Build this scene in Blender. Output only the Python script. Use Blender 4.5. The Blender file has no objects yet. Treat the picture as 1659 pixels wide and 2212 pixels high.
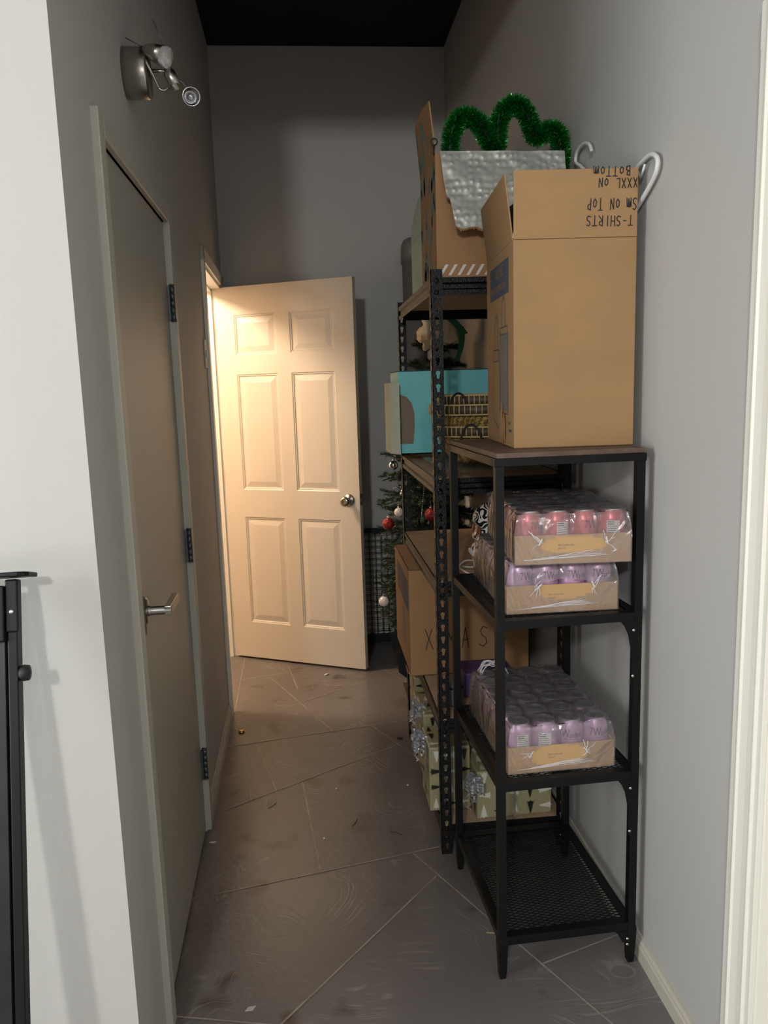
import bpy, math, random
from math import sin, cos, pi, radians
from mathutils import Vector, Matrix, noise

SC = bpy.context.scene
COL = SC.collection
random.seed(7)

def S(r, g, b):
    def f(c):
        c /= 255.0
        return c/12.92 if c <= .04045 else ((c+.055)/1.055)**2.4
    return (f(r), f(g), f(b), 1)

# ------------------------------------------------------------------ camera
cd = bpy.data.cameras.new('camera'); cam = bpy.data.objects.new('camera', cd); COL.objects.link(cam)
cd.sensor_fit = 'VERTICAL'; cd.sensor_height = 36; cd.sensor_width = 27
cd.lens = 1692.64*36/2212; cd.clip_start = .02
_R = [[0.99523, -0.04462, 0.08677], [-0.09269, -0.15458, 0.98362], [-0.03047, -0.98697, -0.15798]]
cam.matrix_world = Matrix([[_R[i][0], -_R[i][1], -_R[i][2], (0, 0, 1.5)[i]] for i in range(3)] + [[0, 0, 0, 1]])
SC.camera = cam
# ------------------------------------------------------------------ world, lamps, exposure
w = bpy.data.worlds.new('world'); SC.world = w; w.use_nodes = True
w.node_tree.nodes['Background'].inputs[0].default_value = (.9, .95, 1, 1)
w.node_tree.nodes['Background'].inputs[1].default_value = .0
def lamp(name, loc, power, color, radius):
    l = bpy.data.lights.new(name, 'POINT'); l.energy = power; l.color = color; l.shadow_soft_size = radius
    o = bpy.data.objects.new(name, l); o.location = loc; COL.objects.link(o); return o
lamp('front_room_lamp', (-.85, -2.4, 2.73), 118, (.985, 1, .985), .11)
lamp('front_room_lamp_b', (.50, -2.9, 2.72), 22, (1, .99, .97), .16)
lamp('side_room_lamp', (-1.05, 3.8, 2.33), 50, (1, .77, .56), .10)
_l = bpy.data.lights.new('front_room_fill', 'AREA'); _l.shape = 'RECTANGLE'; _l.size = 1.5; _l.size_y = 1.4; _l.energy = 33; _l.color = (.97, 1, .99)  # added unseen fill light, brightens mainly the right wall
_o = bpy.data.objects.new('front_room_fill', _l); _o.location = (-2.55, .25, 1.45); _o.rotation_euler = (0, -pi/2, 0); COL.objects.link(_o)
SC.view_settings.view_transform = 'Standard'; SC.view_settings.look = 'None'
SC.view_settings.gamma = 1; SC.view_settings.use_curve_mapping = False
SC.view_settings.exposure = 1.0
SC.render.film_transparent = False
SC.cycles.max_bounces = 12; SC.cycles.diffuse_bounces = 5; SC.cycles.transparent_max_bounces = 24
SC.cycles.transmission_bounces = 8; SC.cycles.sample_clamp_indirect = 4

# ------------------------------------------------------------------ materials
def mat(name, col, rough=.6, metal=0, bump=0, bscale=60, col2=None, cscale=8, spec=.5, coat=0, detail=4, stretch=None, dist=.01):
    m = bpy.data.materials.new(name); m.use_nodes = True
    nt = m.node_tree; b = nt.nodes['Principled BSDF']; L = nt.links.new
    b.inputs['Base Color'].default_value = col; b.inputs['Roughness'].default_value = rough
    b.inputs['Metallic'].default_value = metal; b.inputs['Specular IOR Level'].default_value = spec
    b.inputs['Coat Weight'].default_value = coat
    tc = nt.nodes.new('ShaderNodeTexCoord'); src = tc.outputs['Object']
    if stretch:
        mp = nt.nodes.new('ShaderNodeMapping'); mp.inputs['Scale'].default_value = stretch
        L(src, mp.inputs['Vector']); src = mp.outputs[0]
    if col2:
        n = nt.nodes.new('ShaderNodeTexNoise'); n.inputs['Scale'].default_value = cscale; n.inputs['Detail'].default_value = detail
        L(src, n.inputs['Vector'])
        r = nt.nodes.new('ShaderNodeValToRGB'); r.color_ramp.elements[0].position = .35; r.color_ramp.elements[1].position = .65
        r.color_ramp.elements[0].color = col; r.color_ramp.elements[1].color = col2
        L(n.outputs['Fac'], r.inputs[0]); L(r.outputs[0], b.inputs['Base Color'])
    if bump:
        n = nt.nodes.new('ShaderNodeTexNoise'); n.inputs['Scale'].default_value = bscale; n.inputs['Detail'].default_value = detail
        L(src, n.inputs['Vector'])
        bp = nt.nodes.new('ShaderNodeBump'); bp.inputs['Strength'].default_value = bump; bp.inputs['Distance'].default_value = dist
        L(n.outputs['Fac'], bp.inputs['Height']); L(bp.outputs[0], b.inputs['Normal'])
    return m

M = {}
M['wall'] = mat('grey_wall_paint', S(180, 178, 175), .6, bump=.12, bscale=180, dist=.003, spec=.35)
M['ceil_black'] = mat('black_ceiling_paint', S(4, 4, 7), .9)
M['ceil_white'] = mat('white_ceiling_paint', S(205, 205, 202), .9)
M['cream_wall'] = mat('cream_wall_paint', S(225, 215, 200), .7)
M['door_grey'] = mat('grey_green_door_paint', S(160, 156, 145), .38, bump=.05, bscale=90, dist=.002)
M['frame_paint'] = mat('pale_frame_paint', S(176, 173, 162), .4)
M['white_paint'] = mat('white_gloss_paint', S(226, 223, 214), .35, bump=.06, bscale=60, stretch=(1, 1, .2), dist=.002)
M['door_white'] = mat('white_moulded_door', S(193, 184, 170), .42, bump=.25, bscale=30, stretch=(9, 9, .8), dist=.0015)
M['base_white'] = mat('off_white_baseboard', S(186, 180, 168), .45)
M['steel'] = mat('brushed_nickel', S(170, 165, 158), .28, 1)
M['dark_steel'] = mat('dark_hinge_steel', S(92, 96, 102), .45, .6)
M['brass'] = mat('brass', S(205, 165, 80), .3, 1)
M['black_paint'] = mat('black_powder_coat', S(9, 10, 12), .45, spec=.25, bump=.12, bscale=500, dist=.001)
M['hammer'] = mat('black_hammered_metal', S(7, 7, 9), .4, bump=.7, bscale=330, dist=.003, detail=1, spec=.28)
M['board'] = mat('particleboard', S(172, 146, 120), .8, bump=.15, bscale=200, col2=S(158, 132, 108), cscale=40, dist=.002)
M['wood_top'] = mat('dark_stained_board', S(96, 76, 64), .6, col2=S(80, 62, 53), cscale=14, stretch=(2, .5, 2), bump=.1)
M['card'] = mat('corrugated_cardboard', S(159, 124, 85), .85, bump=.25, bscale=14, col2=S(152, 119, 81), cscale=5, dist=.004, stretch=(1, 1, 2.5))
M['card_light'] = mat('tray_cardboard', S(186, 150, 108), .85, bump=.1, bscale=60, dist=.002)
M['card_dark'] = mat('orange_brown_cardboard', S(150, 114, 78), .85, bump=.15, bscale=18, dist=.004)
M['card_in'] = mat('cardboard_edge', S(160, 118, 76), .9, bump=.4, bscale=200)
M['ink'] = mat('black_marker_ink', S(22, 20, 24), .6)
M['blue_print'] = mat('blue_grey_print', S(62, 74, 92), .8)
M['grey_print'] = mat('grey_print', S(118, 110, 106), .85)
M['teal_print'] = mat('teal_leaf_print', S(98, 130, 124), .85)
M['white_print'] = mat('white_print', S(205, 200, 196), .8)
M['black_cloth'] = mat('black_cotton', S(14, 14, 17), .95, bump=.6, bscale=60)
M['white_plastic'] = mat('white_plastic', S(215, 215, 215), .35)
M['mint'] = mat('mint_card', S(160, 186, 176), .7, col2=S(150, 178, 168), cscale=10)
M['aqua'] = mat('aqua_card', S(104, 186, 190), .5, bump=.1, bscale=20)
M['aqua_inner'] = mat('cream_card', S(196, 200, 180), .75)
M['grey_card'] = mat('torn_grey_card', S(122, 108, 96), .9, bump=.3, bscale=90)
M['pole'] = mat('grey_plastic_pipe', S(120, 114, 108), .45)
M['tinsel'] = mat('green_foil_tinsel', S(12, 128, 42), .3, .6)
M['tinsel_glint'] = mat('painted_green_glint', S(150, 255, 120), .12, .7)  # sparkle painted in: paler green for a few tinsel blades
M['tinsel_core'] = mat('dark_green_core', S(5, 50, 18), .6)
M['silver_foil'] = mat('silver_foil_ribbon', S(225, 225, 230), .28, .8)
M['can_lilac'] = mat('lilac_can', S(190, 150, 184), .3, .25)
M['can_red'] = mat('coral_red_can', S(196, 82, 92), .3, .25)
M['can_lid'] = mat('aluminium_lid', S(200, 200, 202), .42, .55)
M['can_text'] = mat('dark_violet_print', S(58, 38, 62), .5)
M['needle'] = mat('dark_green_needles', S(36, 58, 38), .6)
M['bark'] = mat('dark_brown_bark', S(52, 42, 34), .9)
M['red_ball'] = mat('red_glitter_ball', S(138, 30, 24), .25, .4, bump=.4, bscale=400)
M['white_ball'] = mat('white_glazed_ball', S(218, 208, 198), .2)
M['silver_ball'] = mat('mirror_silver_ball', S(200, 200, 205), .08, 1)
M['green_cloth'] = mat('green_ribbon_cloth', S(20, 100, 70), .6)
M['cream_cloth'] = mat('cream_cloth', S(205, 192, 172), .85, bump=.4, bscale=25)
M['wicker_dark'] = mat('dark_wicker', S(68, 52, 34), .6)
M['wicker_rim'] = mat('pale_cane', S(176, 158, 112), .55)
M['purple'] = mat('purple_plastic', S(74, 54, 104), .4)
M['smoke'] = mat('dark_grey_plastic', S(70, 74, 76), .3)
M['slate'] = mat('grey_rubber', S(98, 104, 106), .5)
M['dark_ring'] = mat('black_rubber', S(16, 16, 18), .6)

def nodes(m):
    nt = m.node_tree
    return nt, nt.nodes['Principled BSDF'], nt.links.new
# slate-look floor
def floor_mat():
    m = mat('slate_look_floor_tile', S(96, 87, 82), .3, spec=.8); nt, b, L = nodes(m); N = nt.nodes.new
    tc = N('ShaderNodeTexCoord')
    n1 = N('ShaderNodeTexNoise'); n1.inputs['Scale'].default_value = 2.2; n1.inputs['Detail'].default_value = 6; L(tc.outputs['Object'], n1.inputs['Vector'])
    r1 = N('ShaderNodeValToRGB'); r1.color_ramp.elements[0].position = .3; r1.color_ramp.elements[1].position = .7
    r1.color_ramp.elements[0].color = S(94, 88, 87); r1.color_ramp.elements[1].color = S(106, 101, 100); L(n1.outputs['Fac'], r1.inputs[0])
    n2 = N('ShaderNodeTexNoise'); n2.inputs['Scale'].default_value = 5.5; n2.inputs['Detail'].default_value = 2; L(tc.outputs['Object'], n2.inputs['Vector'])
    r2 = N('ShaderNodeValToRGB'); r2.color_ramp.elements[0].position = .62; r2.color_ramp.elements[1].position = .70
    r2.color_ramp.elements[0].color = (0, 0, 0, 1); r2.color_ramp.elements[1].color = (1, 1, 1, 1); L(n2.outputs['Fac'], r2.inputs[0])
    mx = N('ShaderNodeMix'); mx.data_type = 'RGBA'; L(r2.outputs[0], mx.inputs[0]); L(r1.outputs[0], mx.inputs[6]); mx.inputs[7].default_value = S(72, 60, 55)
    # swirling trowel scratches: stretched, warped noise, only in patches
    mpz = N('ShaderNodeTexNoise'); mpz.inputs['Scale'].default_value = 1.6; mpz.inputs['Distortion'].default_value = 1.2; L(tc.outputs['Object'], mpz.inputs['Vector'])
    va = N('ShaderNodeVectorMath'); va.operation = 'MULTIPLY_ADD'; va.inputs[1].default_value = (.9, .9, 0); L(mpz.outputs['Color'], va.inputs[0]); L(tc.outputs['Object'], va.inputs[2])
    mp = N('ShaderNodeMapping'); mp.inputs['Scale'].default_value = (8, 90, 1); mp.inputs['Rotation'].default_value = (0, 0, .55); L(va.outputs[0], mp.inputs['Vector'])
    n3 = N('ShaderNodeTexNoise'); n3.inputs['Scale'].default_value = 1.0; n3.inputs['Detail'].default_value = 3; L(mp.outputs[0], n3.inputs['Vector'])
    r3 = N('ShaderNodeValToRGB'); r3.color_ramp.elements[0].position = .55; r3.color_ramp.elements[1].position = .68; L(n3.outputs['Fac'], r3.inputs[0])
    n4 = N('ShaderNodeTexNoise'); n4.inputs['Scale'].default_value = 4.5; n4.inputs['Detail'].default_value = 2; L(tc.outputs['Object'], n4.inputs['Vector'])
    r4 = N('ShaderNodeValToRGB'); r4.color_ramp.elements[0].position = .47; r4.color_ramp.elements[1].position = .62; L(n4.outputs['Fac'], r4.inputs[0])
    mu = N('ShaderNodeMath'); mu.operation = 'MULTIPLY'; L(r3.outputs[0], mu.inputs[0]); L(r4.outputs[0], mu.inputs[1])
    ms = N('ShaderNodeMath'); ms.operation = 'MULTIPLY'; L(mu.outputs[0], ms.inputs[0]); ms.inputs[1].default_value = .75
    m2 = N('ShaderNodeMix'); m2.data_type = 'RGBA'; L(ms.outputs[0], m2.inputs[0]); L(mx.outputs[2], m2.inputs[6]); m2.inputs[7].default_value = S(140, 132, 124)
    L(m2.outputs[2], b.inputs['Base Color'])
    n5 = N('ShaderNodeTexNoise'); n5.inputs['Scale'].default_value = 45; n5.inputs['Detail'].default_value = 6; L(tc.outputs['Object'], n5.inputs['Vector'])
    ad = N('ShaderNodeMath'); ad.operation = 'MULTIPLY_ADD'; L(mu.outputs[0], ad.inputs[0]); ad.inputs[1].default_value = .9; L(n5.outputs['Fac'], ad.inputs[2])
    bp = N('ShaderNodeBump'); bp.inputs['Strength'].default_value = .22; bp.inputs['Distance'].default_value = .004; L(ad.outputs[0], bp.inputs['Height']); L(bp.outputs[0], b.inputs['Normal'])
    return m
M['floor'] = floor_mat()
M['grout'] = mat('pale_grout', S(158, 148, 136), .35, spec=.7, bump=.2, bscale=120, col2=S(132, 122, 112), cscale=9)

def bubble_mat():
    m = mat('silver_bubble_foil', S(165, 165, 160), .42, .35); nt, b, L = nodes(m); N = nt.nodes.new
    tc = N('ShaderNodeTexCoord'); v = N('ShaderNodeTexVoronoi'); v.feature = 'SMOOTH_F1'; v.inputs['Scale'].default_value = 52; v.inputs['Randomness'].default_value = .55
    L(tc.outputs['Object'], v.inputs['Vector'])
    bp = N('ShaderNodeBump'); bp.inputs['Strength'].default_value = 1; bp.inputs['Distance'].default_value = .006; bp.invert = True
    L(v.outputs['Distance'], bp.inputs['Height']); L(bp.outputs[0], b.inputs['Normal']); return m
M['bubble'] = bubble_mat()

def weave_mat():
    m = mat('woven_palm', S(140, 112, 58), .6); nt, b, L = nodes(m); N = nt.nodes.new
    tc = N('ShaderNodeTexCoord'); ck = N('ShaderNodeTexWave'); ck.inputs['Scale'].default_value = 26; ck.bands_direction = 'DIAGONAL'; ck.inputs['Distortion'].default_value = 6; ck.inputs['Detail Scale'].default_value = 3
    L(tc.outputs['Object'], ck.inputs['Vector'])
    r = N('ShaderNodeValToRGB'); r.color_ramp.elements[0].color = S(104, 80, 38); r.color_ramp.elements[1].color = S(168, 140, 78); L(ck.outputs['Fac'], r.inputs[0]); L(r.outputs[0], b.inputs['Base Color'])
    bp = N('ShaderNodeBump'); bp.inputs['Strength'].default_value = .8; bp.inputs['Distance'].default_value = .004; L(ck.outputs['Fac'], bp.inputs['Height']); L(bp.outputs[0], b.inputs['Normal']); return m
M['weave'] = weave_mat()

def film_mat():
    m = bpy.data.materials.new('clear_shrink_film'); m.use_nodes = True; nt = m.node_tree; L = nt.links.new; N = nt.nodes.new
    nt.nodes.remove(nt.nodes['Principled BSDF']); out = nt.nodes['Material Output']
    tc = N('ShaderNodeTexCoord'); mp = N('ShaderNodeMapping'); mp.inputs['Scale'].default_value = (1, 1, .8); L(tc.outputs['Object'], mp.inputs['Vector'])
    n = N('ShaderNodeTexNoise'); n.inputs['Scale'].default_value = 11; n.inputs['Detail'].default_value = 2; n.inputs['Distortion'].default_value = 1.2; L(mp.outputs[0], n.inputs['Vector'])
    bp = N('ShaderNodeBump'); bp.inputs['Strength'].default_value = .9; bp.inputs['Distance'].default_value = .018; L(n.outputs['Fac'], bp.inputs['Height'])
    t = N('ShaderNodeBsdfTransparent'); g = N('ShaderNodeBsdfGlossy'); g.inputs['Roughness'].default_value = .16; L(bp.outputs[0], g.inputs['Normal'])
    d = N('ShaderNodeBsdfDiffuse'); d.inputs[0].default_value = S(215, 210, 215)
    fr = N('ShaderNodeFresnel'); fr.inputs[0].default_value = 1.5; L(bp.outputs[0], fr.inputs['Normal'])
    ad = N('ShaderNodeMath'); ad.operation = 'MULTIPLY_ADD'; ad.inputs[1].default_value = .9; ad.inputs[2].default_value = .06; L(fr.outputs[0], ad.inputs[0]); ad.use_clamp = True
    m1 = N('ShaderNodeMixShader'); m1.inputs[0].default_value = .13; L(t.outputs[0], m1.inputs[1]); L(d.outputs[0], m1.inputs[2])
    m2 = N('ShaderNodeMixShader'); L(ad.outputs[0], m2.inputs[0]); L(m1.outputs[0], m2.inputs[1]); L(g.outputs[0], m2.inputs[2]); L(m2.outputs[0], out.inputs[0]); return m
M['film'] = film_mat()
def mix_trans(name, col, fac, rough=.3):
    m = bpy.data.materials.new(name); m.use_nodes = True; nt = m.node_tree; L = nt.links.new; b = nt.nodes['Principled BSDF']
    b.inputs['Base Color'].default_value = col; b.inputs['Roughness'].default_value = rough
    t = nt.nodes.new('ShaderNodeBsdfTransparent'); mx = nt.nodes.new('ShaderNodeMixShader'); mx.inputs[0].default_value = fac
    L(t.outputs[0], mx.inputs[1]); L(b.outputs[0], mx.inputs[2]); L(mx.outputs[0], nt.nodes['Material Output'].inputs[0]); return m
M['film_white'] = mix_trans('stretched_white_film', S(235, 232, 235), .62, .25)
M['clear_plastic'] = mix_trans('clear_plastic_sheet', S(190, 205, 195), .35, .1)
def glass_mat():
    m = mat('clear_ribbed_glass', (1, 1, 1, 1), .05); b = m.node_tree.nodes['Principled BSDF']; b.inputs['Transmission Weight'].default_value = .85; b.inputs['IOR'].default_value = 1.45; return m
M['glass'] = glass_mat()

def wrap_mat():
    m = mat('sage_gift_wrap', S(150, 144, 112), .3, bump=.25, bscale=9, dist=.006); nt, b, L = nodes(m); N = nt.nodes.new
    tc = N('ShaderNodeTexCoord'); v = N('ShaderNodeTexVoronoi'); v.inputs['Scale'].default_value = 150; L(tc.outputs['Object'], v.inputs['Vector'])
    r = N('ShaderNodeValToRGB'); r.color_ramp.elements[0].position = .13; r.color_ramp.elements[1].position = .2
    r.color_ramp.elements[0].color = S(190, 188, 168); r.color_ramp.elements[1].color = S(148, 142, 108); L(v.outputs['Distance'], r.inputs[0]); L(r.outputs[0], b.inputs['Base Color']); return m
M['wrap'] = wrap_mat()
M['wrap_white'] = mat('white_tree_print', S(208, 206, 194), .4); M['wrap_black'] = mat('black_tree_print', S(24, 26, 22), .4)

def skull_mat():
    m = mat('painted_skull', S(225, 222, 214), .3); nt, b, L = nodes(m); N = nt.nodes.new
    tc = N('ShaderNodeTexCoord'); n = N('ShaderNodeTexNoise'); n.inputs['Scale'].default_value = 17; n.inputs['Detail'].default_value = 0; n.inputs['Distortion'].default_value = 1.6; L(tc.outputs['Object'], n.inputs['Vector'])
    wv = N('ShaderNodeMath'); wv.operation = 'MULTIPLY'; wv.inputs[1].default_value = 44; L(n.outputs['Fac'], wv.inputs[0])
    sn = N('ShaderNodeMath'); sn.operation = 'SINE'; L(wv.outputs[0], sn.inputs[0])
    r = N('ShaderNodeValToRGB'); r.color_ramp.interpolation = 'CONSTANT'; e = r.color_ramp.elements
    e[0].color = S(26, 24, 34); e[1].position = .42; e[1].color = S(228, 226, 220); L(sn.outputs[0], r.inputs[0])
    L(r.outputs[0], b.inputs['Base Color']); return m
M['skull'] = skull_mat()
M['skull_eye'] = mat('orange_eye_paint', S(110, 60, 30), .4)
M['worn_black'] = mat('worn_black_enamel', S(18, 18, 21), .35, col2=S(30, 30, 32), cscale=20)
M['screw'] = mat('zinc_screw', S(200, 205, 200), .3, 1)

# ------------------------------------------------------------------ mesh helper
class MB:
    def __init__(s): s.v = []; s.f = []; s.m = []; s.sm = []
    def add(s, vs, fs, mi=0, smooth=False, X=None):
        o = len(s.v)
        s.v += [tuple(X @ Vector(p)) if X is not None else tuple(p) for p in vs]
        s.f += [tuple(i+o for i in f) for f in fs]; s.m += [mi]*len(fs); s.sm += [smooth]*len(fs)
    def box(s, x0, x1, y0, y1, z0, z1, mi=0, X=None):
        s.add([(x0, y0, z0), (x1, y0, z0), (x1, y1, z0), (x0, y1, z0), (x0, y0, z1), (x1, y0, z1), (x1, y1, z1), (x0, y1, z1)],
              [(0, 3, 2, 1), (4, 5, 6, 7), (0, 1, 5, 4), (1, 2, 6, 5), (2, 3, 7, 6), (3, 0, 4, 7)], mi, False, X)
    def prism(s, poly, z0, z1, mi=0, X=None, smooth=False):
        n = len(poly)
        s.add([(x, y, z0) for x, y in poly]+[(x, y, z1) for x, y in poly],
              [tuple(range(n-1, -1, -1)), tuple(range(n, 2*n))]+[(i, (i+1) % n, n+(i+1) % n, n+i) for i in range(n)], mi, smooth, X)
    def poly(s, pts, mi=0, X=None): s.add(pts, [tuple(range(len(pts)))], mi, False, X)
    def lathe(s, prof, seg=24, mi=0, X=None, sx=1, sy=1, closed=True):
        vs = [(r*cos(2*pi*k/seg)*sx, r*sin(2*pi*k/seg)*sy, z) for r, z in prof for k in range(seg)]
        fs = [(i*seg+k, i*seg+(k+1) % seg, (i+1)*seg+(k+1) % seg, (i+1)*seg+k) for i in range(len(prof)-1) for k in range(seg)]
        if closed: fs += [tuple(range(seg-1, -1, -1)), tuple((len(prof)-1)*seg+k for k in range(seg))]
        s.add(vs, fs, mi, True, X)
    def tube(s, pts, r, seg=8, mi=0, X=None, closed=False, taper=None):
        pts = [Vector(p) for p in pts]; n = len(pts); vs = []; up = Vector((.13, .27, .95)).normalized(); prev = None
        for i, p in enumerate(pts):
            a = pts[(i-1) % n] if closed else pts[max(i-1, 0)]; b = pts[(i+1) % n] if closed else pts[min(i+1, n-1)]
            t = (b-a).normalized() if (b-a).length > 1e-9 else Vector((0, 0, 1))
            if prev is None: u = t.cross(up); u = u.normalized() if u.length > .05 else t.cross(Vector((1, 0, 0))).normalized()
            else: u = (prev-t*prev.dot(t)); u = u.normalized() if u.length > 1e-6 else t.orthogonal().normalized()
            prev = u; q = t.cross(u); rr = r if taper is None else r*taper(i/(n-1))
            vs += [p+(u*cos(2*pi*k/seg)+q*sin(2*pi*k/seg))*rr for k in range(seg)]
        fs = [(i*seg+k, i*seg+(k+1) % seg, ((i+1) % n)*seg+(k+1) % seg, ((i+1) % n)*seg+k) for i in range(n if closed else n-1) for k in range(seg)]
        if not closed: fs += [tuple(range(seg-1, -1, -1)), tuple((n-1)*seg+k for k in range(seg))]
        s.add(vs, fs, mi, True, X)
    def ball(s, c, r, mi=0, seg=20, X=None, sc=(1, 1, 1)):
        pr = [(max(sin(pi*i/12), .002)*r, -cos(pi*i/12)*r) for i in range(13)]
        T = Matrix.Translation(c) @ Matrix.Diagonal((*sc, 1)); s.lathe(pr, seg, mi, (X @ T) if X is not None else T)
    def ribbon(s, pts, w, O, U, V, mi=0):
        """flat ink stroke: 2-D polyline on the plane O + x U + y V"""
        for a, b in zip(pts, pts[1:]):
            a = Vector(a); b = Vector(b); d = (b-a)
            if d.length < 1e-6: continue
            d.normalize(); n = Vector((-d.y, d.x))*w/2; a = a-d*w*.4; b = b+d*w*.4
            s.add([O+U*p.x+V*p.y for p in (a-n, b-n, b+n, a+n)], [(0, 1, 2, 3)], mi)
    def build(s, name, mats, parent=None, loc=None, rz=0, bevel=0, X=None):
        me = bpy.data.meshes.new(name); me.from_pydata(s.v, [], s.f); me.update()
        for m in (mats if isinstance(mats, (list, tuple)) else [mats]): me.materials.append(M[m] if isinstance(m, str) else m)
        me.polygons.foreach_set('material_index', s.m); me.polygons.foreach_set('use_smooth', s.sm)
        o = bpy.data.objects.new(name, me); COL.objects.link(o)
        if parent: o.parent = parent
        if X is not None: o.matrix_local = X
        elif loc is not None or rz:
            o.location = loc or (0, 0, 0); o.rotation_euler = (0, 0, rz)
        if bevel:
            b = o.modifiers.new('bevel', 'BEVEL'); b.width = bevel; b.segments = 2; b.limit_method = 'ANGLE'; b.angle_limit = radians(40)
        return o

def tag(o, label, cat, group=None):
    o['label'] = label; o['category'] = cat
    if group: o['group'] = group
    return o
def thing(name, label, cat, loc=(0, 0, 0), rz=0, group=None, X=None):
    o = bpy.data.objects.new(name, None); COL.objects.link(o); o.empty_display_size = .05
    if X is not None: o.matrix_world = X
    else: o.location = loc; o.rotation_euler = (0, 0, rz)
    return tag(o, label, cat, group)
def struct(o): o['kind'] = 'structure'; return o
def copy_thing(root, loc, rz, label):
    r = root.copy(); COL.objects.link(r); r.location = loc; r.rotation_euler = (0, 0, rz); r['label'] = label
    for ch in list(root.children):
        c = ch.copy(); COL.objects.link(c); c.parent = r
        for g in ch.children: d = g.copy(); COL.objects.link(d); d.parent = c
    return r
def text2d(body, size=1, sx=1):
    cu = bpy.data.curves.new('t', 'FONT'); cu.body = body; cu.size = size; cu.resolution_u = 3
    o = bpy.data.objects.new('t', cu); COL.objects.link(o)
    bpy.context.view_layer.update()
    me = bpy.data.meshes.new_from_object(o.evaluated_get(bpy.context.evaluated_depsgraph_get()))
    vs = [(v.co.x*sx, v.co.y) for v in me.vertices]; fs = [tuple(p.vertices) for p in me.polygons]
    bpy.data.objects.remove(o); bpy.data.curves.remove(cu); bpy.data.meshes.remove(me); return vs, fs
def put_text(mb, body, size, O, U, V, mi=0, sx=1):
    vs, fs = text2d(body, size, sx); mb.add([O+U*x+V*y for x, y in vs], fs, mi)
GL = {'T': [[(0, 1), (.7, 1)], [(.35, 1), (.3, 0)]], '-': [[(.1, .5), (.5, .5)]], 'S': [[(.65, .9), (.35, 1), (.1, .8), (.2, .58), (.55, .42), (.6, .18), (.35, 0), (.0, .1)]],
      'H': [[(0, 1), (0, 0)], [(.6, 1), (.55, 0)], [(0, .52), (.58, .5)]], 'I': [[(.2, 1), (.15, 0)]], 'R': [[(0, 0), (.05, 1), (.5, .9), (.5, .6), (.05, .5), (.6, 0)]],
      'M': [[(0, 0), (.1, .95), (.38, .4), (.65, 1), (.75, 0)]], 'm': [[(0, 0), (.02, .7), (.1, .3), (.25, .75), (.35, .7), (.36, .05), (.5, .7), (.65, .7), (.7, 0)]],
      'O': [[(.35, .75), (.1, .6), (.05, .25), (.3, .05), (.55, .3), (.5, .65), (.35, .75)]], 'N': [[(0, 0), (.05, .9), (.5, .05), (.58, .95)]],
      'P': [[(0, 0), (.1, .95), (.5, .85), (.5, .55), (.06, .42)]], 'X': [[(0, 1), (.6, 0)], [(.55, 1), (.02, 0)]], 'L': [[(.05, 1), (0, 0), (.5, .05)]],
      'B': [[(.05, 0), (.05, 1), (.45, .9), (.4, .6), (.08, .52), (.55, .4), (.5, .08), (.05, 0)]], 'A': [[(0, 0), (.3, 1), (.55, 0)], [(.05, .35), (.55, .4)]], ' ': []}
def hand(mb, word, width, h, O, U, V, wd, mi=0):
    adv = width/len(word)
    for k, ch in enumerate(word):
        for pl in GL[ch]: mb.ribbon([(k*adv+x*adv*1.05, y*h+.0008*sin(k*7)) for x, y in pl], wd, O, U, V, mi)

# ================================================================== SETTING
TH = math.atan(.06/3.083)
LW = Matrix.Translation((-.40, 1.437, 0)) @ Matrix.Rotation(TH, 4, 'Z')     # left wall frame: +x out, +y along
Y0 = 1.437
def ly(y): return (y-Y0)
YB = 4.52
m = MB(); m.box(-2.7, 1.5, -4.7, 4.7, -.06, 0)
floor = struct(m.build('floor', 'floor'))
# grout lines lie in the floor
m = MB()
lines = [((-.353, 2.198), (.392, 2.355)), ((-.097, 2.846), (-.037, 2.273)), ((-.40, 2.667), (.291, 3.101)), ((.207, 3.313), (.60, 2.49)), ((-.298, 3.216), (-.192, 2.779)),
         ((-.43, 3.20), (.379, 3.35)), ((-.284, 4.007), (.032, 3.288)), ((-.11, 3.635), (.52, 4.05)), ((-.55, 3.945), (-.06, 4.10)), ((-.438, 4.325), (-.424, 3.60)), ((-.19, 4.167), (-.13, 3.80)),
         ((.2, 4.26), (.43, 3.798)), ((-.135, 1.68), (.321, 2.195)), ((-.40, 1.38), (-.135, 1.68)), ((.26, 2.334), (.457, 1.942)), ((.457, 1.942), (.641, 1.581)), ((.538, 1.791), (.80, 1.88)),
         ((-.393, 1.735), (-.12, 1.67)), ((.392, 2.355), (.8, 2.44)), ((.641, 1.581), (.80, 1.27)), ((-.4, 1.0), (.8, 1.25)), ((-.2, .9), (-.1, 1.64)), ((-1.6, 2.9), (-.43, 3.2))]
for a, b in lines:
    a = Vector(a); b = Vector(b); d = (b-a).normalized(); n = Vector((-d.y, d.x)); L = (b-a).length; k = max(2, int(L/.05)); ps = []
    for i in range(k+1):
        p = a+(b-a)*i/k+n*.0012*noise.noise(Vector((i*.7, a.x*9, 3))); hw = .0026+.0009*noise.noise(Vector((i*.9, a.y*7, 0)))
        ps.append((p-n*hw, p+n*hw))
    for (p, q), (r_, s_) in zip(ps, ps[1:]): m.add([(p.x, p.y, .0014), (r_.x, r_.y, .0014), (s_.x, s_.y, .0014), (q.x, q.y, .0014)], [(0, 1, 2, 3)])
m.build('grout', 'grout', floor)

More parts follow.
